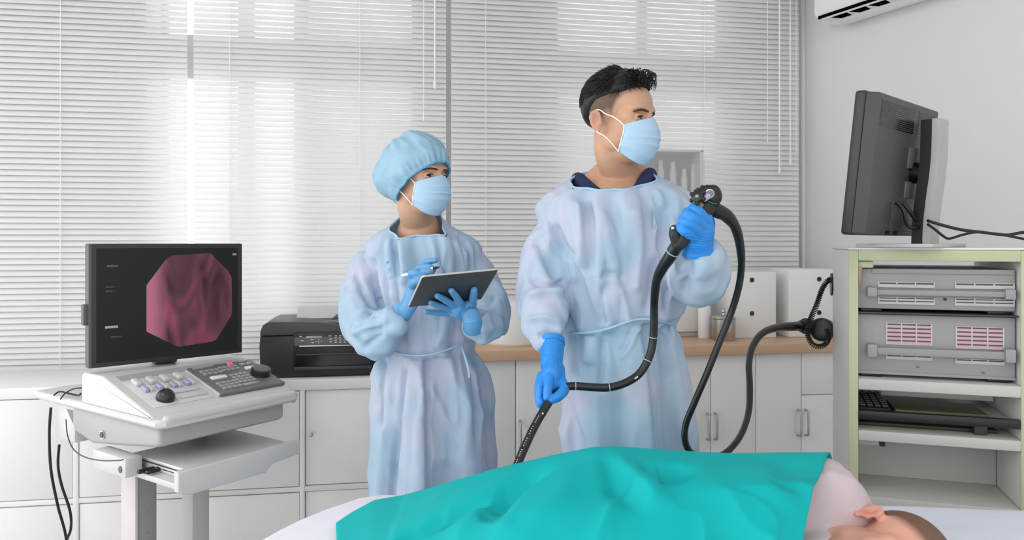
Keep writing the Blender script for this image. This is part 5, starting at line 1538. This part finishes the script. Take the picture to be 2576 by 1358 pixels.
V, Nn, Fs = remesh(b, 0.0017, 4)
attach(raw_obj('glove', V, Fs, M_glove2), woman)
b = MB(); b.tube([P(1189.6, 818, 1.941), P(1190, 824, 1.946)], [0.0308, 0.0312], n=28, res=1, flat=0.85); attach(b.build('glove_cuff', mat('cuff_teal', rgb(66, 144, 186), 0.45)), woman)

# writing hand behind the tablet
b = MB()
hand(b, [([P(1006, 792, 1.985), P(1022, 776, 1.963), P(1038, 748, 1.945), P(1048, 718, 1.945), P(1054, 700, 1.940)], [0.027, 0.025, 0.026, 0.028, 0.022], 0.75)],
     [([P(1048, 704, 1.925), P(1060, 688, 1.905), P(1080, 682, 1.895), P(1086, 686, 1.895)], [0.0115, 0.0105, 0.0095, 0.008]),
      ([P(1042, 696, 1.940), P(1056, 676, 1.925), P(1078, 672, 1.910), P(1090, 679, 1.905)], [0.011, 0.0105, 0.0095, 0.008]),
      ([P(1038, 704, 1.930), P(1034, 690, 1.919), P(1046, 686, 1.902), P(1064, 694, 1.898)], [0.011, 0.0105, 0.0100, 0.0085]),
      ([P(1050, 690, 1.960), P(1066, 664, 1.950), P(1082, 657, 1.935), P(1096, 655, 1.925)], [0.0105, 0.0095, 0.0085, 0.007]),
      ([P(1036, 716, 1.925), P(1046, 708, 1.902), P(1064, 704, 1.892)], [0.012, 0.011, 0.009])])
V, Nn, Fs = remesh(b, 0.0017, 4)
attach(raw_obj('glove', V, Fs, M_glove2), woman)
b = MB(); b.tube([P(1001, 797, 1.982), P(1006, 791, 1.985), P(1018, 780, 1.99)], [0.0305, 0.0300, 0.027], n=28, res=3, flat=0.85); attach(b.build('glove_cuff', mat('cuff_blue', rgb(110, 180, 225), 0.45), None), woman)
# stylus pen
pa_, pb_ = P(1064, 681, 1.902), P(1108, 671, 1.885)
pd = (pb_-pa_).normalized()
pen = thing('stylus_pen', 'slim white pen with dark tip in the gloved fingers above the tablet', 'pen', pa_)
m = MB(); m.tube([-pd*0.06, pd*0.030], [0.0040, 0.0040], n=14, res=1); o = m.build('barrel', M_whitep); o.parent = pen
m = MB(); m.tube([pd*0.030, pd*0.040, pd*0.048], [0.0041, 0.0030, 0.0008], n=14, res=1); o = m.build('tip', mat('pen_tip', rgb(40, 28, 44), 0.4)); o.parent = pen
# ------------------------------------------------------------------ flexible endoscope
M_rub = mat('endoscope_black', rgb(22, 22, 23), 0.30, var=0.06, spec=0.5)
M_rubm = mat('endoscope_matte', rgb(34, 34, 35), 0.5, var=0.06)
M_ring = mat('white_mark', rgb(225, 225, 225), 0.5); M_tealm = mat('teal_mark', rgb(30, 130, 110), 0.5)
eo = P(1772, 510, 1.585)
en = thing('endoscope', 'black flexible endoscope with control knobs, held by the man, cord looping down right', 'endoscope', eo)
def epart(mb_, name, material, par=en, smooth=40):
    o = mb_.build(name, material, None, smooth)
    o.parent = par
    o.matrix_basis = Matrix.Translation(-eo) if par is en else Matrix.Identity(4)
    return o
m = MB(); m.tube([P(1790, 492, 1.585), P(1772, 522, 1.58), P(1748, 560, 1.575), P(1722, 592, 1.575), P(1708, 612, 1.575)], [0.021, 0.023, 0.017, 0.017, 0.0155], n=20, res=6, dome=True); cb = epart(m, 'control_body', M_rubm)
m = MB(); m.tube([P(1789, 512, 1.575), P(1796, 496, 1.57), P(1793, 483, 1.572), P(1780, 477, 1.575)], [0.014, 0.017, 0.016, 0.011], n=18, res=5, dome=True); epart(m, 'head_cap', M_rub, cb)
# two angulation wheels with lobes
def wheel(c, r, ax, name):
    ax = Vector(ax).normalized(); q0 = Vector((0, 0, 1)).rotation_difference(ax).to_matrix().to_4x4()
    M_ = Matrix.Translation(c) @ q0
    q = MB(); q.lathe([(r*0.55, -0.005), (r*0.72, -0.004), (r*0.72, 0.004), (r*0.5, 0.006), (r*0.25, 0.0065)], 24, M=M_)
    for i in range(6):
        a = 2*math.pi*i/6
        q.ell((r*0.85*math.cos(a), r*0.85*math.sin(a), 0), (r*0.27, r*0.27, 0.0045), 12, M=M_)
    return epart(q, name, M_rub, cb)
wheel(P(1755, 494, 1.552), 0.0175, (-0.55, -0.75, 0.35), 'angulation_wheel')
wheel(P(1766, 488, 1.568), 0.0185, (-0.55, -0.75, 0.35), 'angulation_wheel')
m = MB(); m.ell(P(1754, 494, 1.545), (0.0045, 0.0045, 0.0045), 12); epart(m, 'wheel_hub', mat('hub_grey', rgb(150, 150, 152), 0.3, metal=0.6), cb)
def button(px, py, Y, r, material, name):
    c = P(px, py, Y); q0 = Vector((0, 0, 1)).rotation_difference(Vector((-0.2, -0.9, 0.3)).normalized()).to_matrix().to_4x4()
    q = MB(); q.lathe([(r, -0.004), (r, 0.002), (r*0.8, 0.004)], 20, M=Matrix.Translation(c) @ q0); return epart(q, name, material, cb)
button(1786, 487, 1.555, 0.0075, mat('valve_grey', rgb(120, 120, 120), 0.35), 'valve_button')
button(1785, 487, 1.557, 0.0095, M_ring, 'valve_rim')
button(1761, 516, 1.556, 0.0075, mat('valve_brown', rgb(134, 116, 104), 0.35), 'suction_button')
button(1761, 516, 1.558, 0.0098, M_rub, 'suction_rim')
m = MB(); m.tube([P(1773, 500, 1.552), P(1780, 494, 1.551)], [0.006, 0.007], n=10, res=2, dome=True); epart(m, 'lavender_cap', mat('lavender_cap', rgb(176, 168, 205), 0.4), cb)
m = MB(); m.tube([P(1783, 506, 1.5575), P(1796, 512, 1.5565), P(1806, 512, 1.563)], 0.0012, n=6); epart(m, 'teal_line', M_tealm, cb)
m = MB(); m.tube([P(1704, 612, 1.575), P(1698, 590, 1.57), P(1696, 578, 1.568)], [0.0125, 0.0125, 0.0105], n=16, res=4, dome=True); pt = epart(m, 'biopsy_port', M_rubm, cb)
m = MB(); m.lathe([(0.004, -0.002), (0.004, 0.003)], 14, M=Matrix.Translation(P(1693, 574, 1.558))); epart(m, 'port_cap', M_chrome, cb)
# insertion tube
ins = [P(1712, 605, 1.575), P(1700, 622, 1.585), P(1685, 646, 1.60), P(1664, 678, 1.63), P(1651, 710, 1.66), P(1646, 760, 1.70), P(1645, 820, 1.715), P(1641, 868, 1.72), P(1630, 905, 1.715), P(1608, 940, 1.71), P(1575, 962, 1.705), P(1535, 974, 1.70), P(1490, 974, 1.70), P(1450, 971, 1.70), P(1425, 973, 1.70), P(1405, 985, 1.69), P(1388, 1002, 1.678), P(1368, 1032, 1.66), P(1345, 1072, 1.64), P(1322, 1120, 1.61), P(1304, 1162, 1.585), P(1292, 1196, 1.565)]
m = MB(); m.tube(ins, [0.014, 0.014, 0.0135, 0.012, 0.0098]+[0.0092]*16+[0.0092], n=16, res=8); it_ = epart(m, 'insertion_tube', M_rub, smooth=180)
def ring_on(path, k, r, name='depth_mark', material=M_ring, par=it_, ln=0.0018):
    a, b_ = path[k], path[k+1]; c = (a+b_)/2; t = (b_-a).normalized()
    q = MB(); q.tube([c-t*ln/2, c+t*ln/2], [r, r], n=16, res=1); return epart(q, name, material, par)
ip, _ = smooth_path(ins, [1]*len(ins), 8)
for k in (12,): ring_on(ip, k, 0.0146, 'white_ring', mat('pale_blue_mark', rgb(170, 200, 225), 0.5))
for k in (64, 52, 88, 104): ring_on(ip, k, 0.00935, ln=0.0012)
def speck(path, ks, r):
    q = MB()
    for k in ks:
        a, b_ = path[k], path[k+1]; t = (b_-a).normalized()
        n_ = (Vector((0, -1, 0)) - t*Vector((0, -1, 0)).dot(t)).normalized(); s_ = t.cross(n_)
        c = a + n_*r
        q.add([c - t*0.0012 - s_*0.002, c + t*0.0012 - s_*0.002, c + t*0.0012 + s_*0.002, c - t*0.0012 + s_*0.002], [(0, 1, 2, 3)])
        q.add([c + n_*0.0003 + t*0.0016 - s_*0.0006, c + n_*0.0003 + t*0.0030 - s_*0.0006, c + n_*0.0003 + t*0.0030 + s_*0.0016, c + n_*0.0003 + t*0.0016 + s_*0.0016], [(0, 1, 2, 3)])
    o = epart(q, 'depth_number', M_ring, it_); return o
speck(ip, (74, 75), 0.0094); speck(ip, (138,), 0.0094)
q = MB()
for k in range(140, 164):
    a, b_ = ip[k], ip[k+1]; t = (b_-a).normalized(); n_ = (Vector((0, -1, 0)) - t*Vector((0, -1, 0)).dot(t)).normalized(); s_ = t.cross(n_)
    if k % 5 == 4: continue
    n2 = (n_*0.86 + s_*(0.5 if s_.x < 0 else -0.5)).normalized(); c = a + n2*0.0094; u = t.cross(n2)
    q.add([c - t*0.0011 - u*0.0008, c + t*0.0011 - u*0.0008, c + t*0.0011 + u*0.0008, c - t*0.0011 + u*0.0008], [(0, 1, 2, 3)])
dp = epart(q, 'depth_scale', M_ring, it_); dp['kind'] = 'stuff'
# universal cord from the head down and up to the connector
cord = [P(1790, 522, 1.585), P(1806, 531, 1.59), P(1828, 543, 1.60), P(1850, 572, 1.62), P(1862, 620, 1.65), P(1865, 672, 1.68), P(1857, 728, 1.70), P(1838, 790, 1.72), P(1812, 855, 1.73), P(1780, 935, 1.74), P(1748, 1010, 1.75), P(1726, 1065, 1.76), P(1723, 1105, 1.76), P(1735, 1135, 1.765), P(1765, 1156, 1.775), P(1800, 1152, 1.79), P(1838, 1128, 1.83), P(1868, 1085, 1.90), P(1884, 1030, 1.98), P(1886, 970, 2.06), P(1884, 915, 2.14), P(1893, 872, 2.22), P(1918, 838, 2.30), P(1955, 824, 2.38), P(1995, 821, 2.44), P(2016, 820, 2.47)]
m = MB(); m.tube(cord, [0.0155, 0.0155, 0.0140, 0.0108, 0.0094]+[0.0078]*11+[0.0078, 0.0080, 0.0083, 0.0088, 0.0092, 0.0098, 0.0108, 0.0125, 0.0150, 0.0170], n=16, res=8); epart(m, 'universal_cord', M_rub, smooth=180)
# connector at the cart
cx0, cx1 = P(2014, 820, 2.465), P(2088, 822, 2.52)
def along(a): return cx0 + (cx1-cx0)*a
m = MB(); m.tube([along(0.0), along(0.12), along(0.14), along(0.30), along(0.31), along(0.62), along(0.95)], [0.019, 0.021, 0.026, 0.026, 0.023, 0.023, 0.023], n=24, res=1); cn_ = epart(m, 'light_connector', M_rubm)
m = MB(); m.tube([along(0.155), along(0.18)], [0.0265, 0.0265], n=24, res=1); epart(m, 'connector_ring', M_rub, cn_)
cd_ = P(2068, 829, 2.46)
q0 = Vector((0, 0, 1)).rotation_difference(Vector((-0.45, -0.88, 0.12)).normalized()).to_matrix().to_4x4()
m = MB(); m.lathe([(0.038, -0.035), (0.038, 0.008), (0.036, 0.012), (0.030, 0.014)], 36, M=Matrix.Translation(cd_) @ q0); dk = epart(m, 'connector_drum', mat('drum_black', rgb(16, 24, 22), 0.3), cn_)
m = MB(); m.lathe([(0.0388, -0.028), (0.0388, -0.022)], 36, M=Matrix.Translation(cd_) @ q0); m.lathe([(0.0388, -0.012), (0.0388, -0.008)], 36, M=Matrix.Translation(cd_) @ q0); epart(m, 'drum_ring', mat('ring_grey', rgb(150, 155, 152), 0.35), cn_)
m = MB(); m.lathe([(0.0384, 0.000), (0.0386, 0.004), (0.0375, 0.008)], 36, M=Matrix.Translation(cd_) @ q0); epart(m, 'drum_rim', mat('drum_teal', rgb(70, 120, 105), 0.35), cn_)
def text3(body, loc, size, material, par, dirx):
    c = bpy.data.curves.new('digit', 'FONT'); c.body = body; c.size = size; c.extrude = 0.0003; c.align_x = 'CENTER'; c.align_y = 'CENTER'
    t_ = bpy.data.objects.new('digit', c); COL.objects.link(t_)
    me = bpy.data.meshes.new_from_object(t_.evaluated_get(bpy.context.evaluated_depsgraph_get())); bpy.data.objects.remove(t_)
    me.materials.clear(); me.materials.append(material)
    o = bpy.data.objects.new('digit', me); COL.objects.link(o); o.parent = par
    o.matrix_basis = (Matrix.Translation(loc) @ Matrix.Rotation(dirx, 4, 'Z') @ Matrix.Rotation(math.pi/2, 4, 'X'))
    return o
text3('5', along(0.50) + Vector((-0.004, -0.0245, 0.001)), 0.014, M_ring, cn_, math.radians(10))

# coiled cable: wall disc on the cart side, down and around the connector to the drum
path = [P(2089, 702, 2.42), P(2078, 710, 2.43), P(2066, 732, 2.435), P(2055, 765, 2.435), P(2042, 795, 2.432), P(2032, 818, 2.43), P(2032, 843, 2.425), P(2042, 864, 2.42), P(2060, 872, 2.415), P(2078, 864, 2.41), P(2085, 845, 2.405), P(2080, 826, 2.405)]
pp, _ = smooth_path(path, [1]*len(path), 10)
L_ = [0.0]
for a, b_ in zip(pp, pp[1:]): L_.append(L_[-1]+(b_-a).length)
tot = L_[-1]; turns = 58; ns = turns*12
pts = []
Ld = np.array(L_); PX = np.array([tuple(p) for p in pp])
prev = None
for i in range(ns+1):
    s_ = tot*i/ns
    c = Vector([np.interp(s_, Ld, PX[:, k]) for k in range(3)]); c2 = Vector([np.interp(min(tot, s_+0.004), Ld, PX[:, k]) for k in range(3)]); c1_ = Vector([np.interp(max(0, s_-0.004), Ld, PX[:, k]) for k in range(3)])
    t = (c2-c1_).normalized(); n_ = (Vector((0, -1, 0)) - t*Vector((0, -1, 0)).dot(t)).normalized(); b2 = t.cross(n_)
    a = 2*math.pi*turns*i/ns
    pts.append(c + n_*0.0070*math.cos(a) + b2*0.0070*math.sin(a))
m = MB(); m.tube(pts, 0.0022, n=6, res=1); cc = tag(m.build('coiled_cable', mat('coil_black', rgb(30, 30, 31), 0.28), None, 180), 'black coiled cable looping around the endoscope plug beside the cart', 'cable')
pd_ = thing('cable_socket', 'thin dark round socket plate on the cart side where the coiled cable ends', 'socket', P(2093, 715, 2.42))
m = MB(); m.tube([(-0.004, 0, 0), (0.008, 0, 0)], [0.036, 0.036], n=32, res=1); o = m.build('plate', M_rub); o.parent = pd_
o.matrix_basis = Matrix.Rotation(math.radians(-17.5), 4, 'Z')
# ------------------------------------------------------------------ patient bed
M_sheet = mat('white_sheet', rgb(232, 230, 240), 0.85, var=0.02, scale=10)
BZ = 0.70
bed = thing('hospital_bed', 'white sheeted bed in the foreground carrying the draped patient', 'bed', (0.35, 1.4, 0))
far = [(-0.318, 1.845), (-0.20, 1.835), (0.15, 1.735), (0.60, 1.69), (1.30, 1.655)]
foot = [(-0.372, 1.818), (-0.43, 1.745), (-0.475, 1.675), (-0.505, 1.61), (-0.528, 1.545), (-0.545, 1.45), (-0.55, 1.30), (-0.545, 1.06), (-0.52, 1.02)]
outl = far[::-1] + foot + [(1.30, 1.00)]
m = MB(); m.prism([(a-0.35, b_-1.4) for a, b_ in outl], 0.56, BZ, 'z', 0.02, 3); m.build('mattress', M_sheet, bed)
m = MB(); m.prism([(a*0.96-0.35, (b_-1.4)*0.94) for a, b_ in outl], 0.47, 0.558, 'z', 0.005, 2); m.build('bed_frame', M_white, bed)
for x in (-0.40, 1.15):
    for y in (1.12, 1.62):
        m = MB(); m.box(x-0.025-0.35, x+0.025-0.35, y-0.025-1.4, y+0.025-1.4, 0.09, 0.47, 0.004); m.build('leg', M_white, bed)
        m = MB(); m.tube([(x-0.015-0.35, y-1.4, 0.045), (x+0.015-0.35, y-1.4, 0.045)], [0.045, 0.045], n=20, res=1); m.cyl((x-0.35, y-1.4, 0.05), (x-0.35, y-1.4, 0.10), 0.014); m.build('caster', M_dark, bed)
# pillow
def pillow():
    nu, nv = 40, 30
    V = []; Fs = []
    for sg in (1, -1):
        for j in range(nv+1):
            for i in range(nu+1):
                u = -1+2*i/nu; v = -1+2*j/nv
                e = (1-abs(u)**3.2)*(1-abs(v)**3.2)
                x = u*0.30*(1-0.05*(1-abs(v))); y = v*0.20*(1-0.05*(1-abs(u)))
                n1 = vnoise(np.array([[u*3, v*3, sg]]), 71)[0]
                V.append((x, y, 0.026 + sg*0.026*max(0, e)**0.45 + 0.005*n1*e*(sg > 0)))
    k = (nu+1)*(nv+1)
    for s_ in range(2):
        for j in range(nv):
            for i in range(nu):
                q = (s_*k+j*(nu+1)+i, s_*k+j*(nu+1)+i+1, s_*k+(j+1)*(nu+1)+i+1, s_*k+(j+1)*(nu+1)+i)
                Fs.append(q if s_ == 0 else q[::-1])
    return np.array(V), Fs
V, Fs = pillow()
pl = raw_obj('pillow', V, Fs, mat('pillow_case', rgb(222, 226, 240), 0.85, var=0.02), smooth=180)
pl.location = (1.02, 1.44, BZ); pl.rotation_euler = (0, 0, math.radians(-6))
tag(pl, 'pale bluish white pillow under the head of the lying patient', 'pillow')

# ------------------------------------------------------------------ the lying patient
pat = thing('person', 'patient lying on one side under a teal drape, only ear, cheek and pink shirt showing', 'person', (0.3, 1.40, 0))
HP = Matrix.Translation(P(2216, 1408, 1.33)) @ Matrix(((0, 0, 1, 0), (0, 1, 0, 0), (-1, 0, 0, 0), (0, 0, 0, 1))) @ Matrix.Rotation(math.radians(8), 4, 'X')
b = MB(); head_shapes(b, HP)
b.tube([HP @ Vector((0, 0.02, -0.03)), HP @ Vector((0, 0.025, -0.10)), P(2110, 1490, 1.40), P(2030, 1460, 1.43)], [0.05, 0.050, 0.05, 0.06], n=24)
b.tube([P(2060, 1405, 1.45), P(1900, 1405, 1.46), P(1700, 1400, 1.46), P(1520, 1400, 1.47), P(1420, 1410, 1.47)], [0.09, 0.085, 0.08, 0.085, 0.07], n=24, dome=True, flat=0.9)
b.tube([P(1500, 1400, 1.47), P(1300, 1370, 1.48), P(1150, 1370, 1.54), P(1000, 1330, 1.62)], [0.07, 0.05, 0.035, 0.022], n=20, dome=True)
V, Nn, Fs = remesh(b, 0.0045, 6)
V[:, 2] = np.maximum(V[:, 2], BZ+0.003)
V, Q = carve_eyes(V, HP.inverted())
hl = np.interp(Q[:, 1], [-0.09, -0.06, -0.02, 0.02, 0.06, 0.1], [0.06, 0.052, 0.03, 0.015, -0.02, -0.05])
st = np.clip((Q[:, 2]-hl)/0.02, 0, 1)*0.85*(np.linalg.norm(Q, axis=1) < 0.16)
attach(raw_obj('body', V, Fs, M_skin_p, attr=np.c_[st, np.clip(1-np.linalg.norm(Q-np.array([-0.075, 0.02, -0.016]), axis=1)/0.03, 0, 1)*0.7, st*0]), pat)
eyes(pat, HP, M_skin_p, openu=-1, openl=-1)
def p_shell():
    nu, nv = 64, 30; V = []; Fs = []
    for j in range(nv+1):
        ph = math.pi*0.80*j/nv
        for i in range(nu):
            a = 2*math.pi*i/nu; d = Vector((math.sin(ph)*math.cos(a), math.sin(ph)*math.sin(a), math.cos(ph)))
            p = Vector((d.x*0.079, 0.013+d.y*0.0895, 0.040+d.z*0.082))
            h = float(np.interp(p.y, [-0.09, -0.06, -0.02, 0.02, 0.06, 0.1], [0.07, 0.062, 0.045, 0.03, -0.01, -0.04]))
            k = 0.80+0.20*min(1, max(0, ((p.z-h)/0.02+0.35)/1.35))**0.6
            c_ = Vector((0, 0.012, p.z)); V.append(tuple(c_+(p-c_)*k))
    for j in range(nv):
        for i in range(nu): Fs.append((j*nu+i, j*nu+(i+1) % nu, (j+1)*nu+(i+1) % nu, (j+1)*nu+i))
    return np.array(V), Fs
V, Fs = p_shell()
attach(raw_obj('hair', V, Fs, mat('brown_hair', rgb(112, 84, 66), 0.6, var=0.25, scale=120)), pat, HP)
# pink shirt over the shoulder
b = MB()
b.tube([P(2085, 1425, 1.44), P(2072, 1350, 1.44), P(2060, 1276, 1.44), P(2030, 1290, 1.44), P(1940, 1330, 1.45)], [0.066, 0.078, 0.092, 0.092, 0.078], n=40, res=8, dome=True)
b.tube([P(2092, 1265, 1.44), P(2080, 1330, 1.40), P(2060, 1430, 1.35)], [0.046, 0.054, 0.06], n=24, dome=True)
V, Nn, Fs = remesh(b, 0.005, 6)
V = V + Nn*(0.006*(1-2*np.abs(vnoise(V*np.array([9, 14, 9]), 81))) + 0.004*vnoise(V*20, 82))[:, None]
V[:, 2] = np.maximum(V[:, 2], BZ+0.002)
attach(raw_obj('shirt', V, Fs, mat('pink_shirt', rgb(206, 190, 196), 0.85, var=0.12, scale=9)), pat)

# ------------------------------------------------------------------ teal drape over the patient
RID = [(845, 1318, 1.585), (880, 1292, 1.62), (940, 1258, 1.66), (1010, 1246, 1.66), (1100, 1221, 1.62), (1240, 1180, 1.58), (1300, 1166, 1.56), (1400, 1143, 1.53), (1490, 1125, 1.50), (1545, 1123, 1.495), (1600, 1127, 1.49), (1750, 1137, 1.48), (1830, 1140, 1.47), (1950, 1138, 1.46), (2083, 1137, 1.45)]
RW_ = np.array([tuple(P(*r)) for r in RID])
nx, nvv = 260, 150
xs = np.linspace(RW_[0, 0], RW_[-1, 0], nx)
ry = np.interp(xs, RW_[:, 0], RW_[:, 1]); rz_ = np.interp(xs, RW_[:, 0], RW_[:, 2])
for _ in range(3):
    rz_[1:-1] = (rz_[:-2]+2*rz_[1:-1]+rz_[2:])/4; ry[1:-1] = (ry[:-2]+2*ry[1:-1]+ry[2:])/4
V = []
BT = BZ + 0.004
for i in range(nx):
    u = i/(nx-1); h = rz_[i] - BT
    skew = 0.25*max(0, 1-u/0.15) - 0.56*max(0, (u-0.55)/0.45)**1.2
    for j in range(nvv):
        v = j/(nvv-1)                              # 0 far hem .. 1 near hem
        if v < 0.30:
            a = v/0.30; y = ry[i] + (0.03+0.17*min(1, h/0.2))*(1-a)**1.0*(1 - 0.35*a); z = BT + h*math.sin(a*math.pi/2)**0.8
        else:
            a = (v-0.30)/0.70
            y = ry[i] - (ry[i]-1.045)*a; z = BT + h*(1-a**2.1)**0.9
        V.append((xs[i] + skew*(ry[i]-y)*1.0, y, z, u, v, a if v >= 0.3 else 0))
V = np.array(V)
X, Y, Z, U, Vv, A = V.T
def crease(x0, y0, x1, y1, wdt, sgn, soft=1.0):
    """Fold line running from (x0,y0) to (x1,y1) on the drape; sgn>0 raises a ridge."""
    dx, dy = x1-x0, y1-y0; L2 = dx*dx+dy*dy
    t = np.clip(((X-x0)*dx+(Y-y0)*dy)/L2, 0, 1)
    d = np.hypot(X-(x0+t*dx), Y-(y0+t*dy))
    return sgn*np.exp(-(d/wdt)**(2*soft))*np.clip(np.minimum(t+0.25, 1.25-t)*2.2, 0, 1)
def W(px, py, Yd):
    q = P(px, py, Yd); return q.x, q.y
hmask = np.clip((Z-BT)/0.05, 0, 1)
edge = np.clip(np.minimum(Vv/0.05, 1), 0, 1)*np.clip((Vv-0.31)/0.22, 0.06, 1)
dz = 0.018*(1-2*np.abs(vnoise(np.c_[X*5+Y*3, Y*3.0-X*1.2, Z*2], 91))) + 0.010*(1-2*np.abs(vnoise(np.c_[X*11-Y*5, Y*6+X*3, Z*3], 92)))
def cr(pa, pb, wdt, amp, soft=1.0):
    return crease(*W(*pa), *W(*pb), wdt, amp, soft)
dz = dz + cr((1548, 1135, 1.47), (1640, 1320, 1.28), 0.020, 0.026) + cr((1530, 1140, 1.46), (1570, 1290, 1.30), 0.03, -0.020)
dz = dz + cr((1730, 1215, 1.38), (1660, 1225, 1.37), 0.035, -0.040) + cr((1755, 1200, 1.40), (1960, 1345, 1.26), 0.028, 0.024) + cr((1700, 1175, 1.42), (1800, 1172, 1.43), 0.03, 0.008)
dz = dz + cr((1860, 1160, 1.42), (1920, 1300, 1.29), 0.03, 0.006) + cr((2000, 1180, 1.40), (1930, 1330, 1.27), 0.03, -0.014)
dz = dz + cr((1420, 1160, 1.48), (1330, 1340, 1.30), 0.035, 0.024) + cr((1380, 1180, 1.48), (1250, 1300, 1.36), 0.04, -0.030)
dz = dz + cr((1010, 1330, 1.45), (1250, 1255, 1.50), 0.035, 0.032) + cr((1060, 1350, 1.40), (1330, 1260, 1.46), 0.045, -0.035) + cr((930, 1275, 1.60), (1090, 1240, 1.6), 0.02, 0.012) + cr((920, 1310, 1.55), (1060, 1290, 1.54), 0.018, -0.012)
Z2 = Z + 1.35*dz*edge*np.clip((Z-BT)/0.10, 0.12, 1)
RZ = np.repeat(rz_, nvv)
Z2 = np.where(Z2 > RZ-0.012, RZ-0.012+0.012*np.tanh((Z2-RZ+0.012)/0.012), Z2)
Z2 = np.maximum(Z2, BT)
V3 = np.c_[X, Y, Z2]
Fs = []
for i in range(nx-1):
    for j in range(nvv-1):
        Fs.append((i*nvv+j, (i+1)*nvv+j, (i+1)*nvv+j+1, i*nvv+j+1))
dr = raw_obj('surgical_drape', V3, Fs, mat('teal_drape', rgb(6, 172, 174), 0.65, var=0.04, scale=8, spec=0.18), smooth=180)
so = dr.modifiers.new('thick', 'SOLIDIFY'); so.thickness = 0.0025; so.offset = 1
tag(dr, 'teal drape with folds covering the lying patient in the foreground', 'drape')
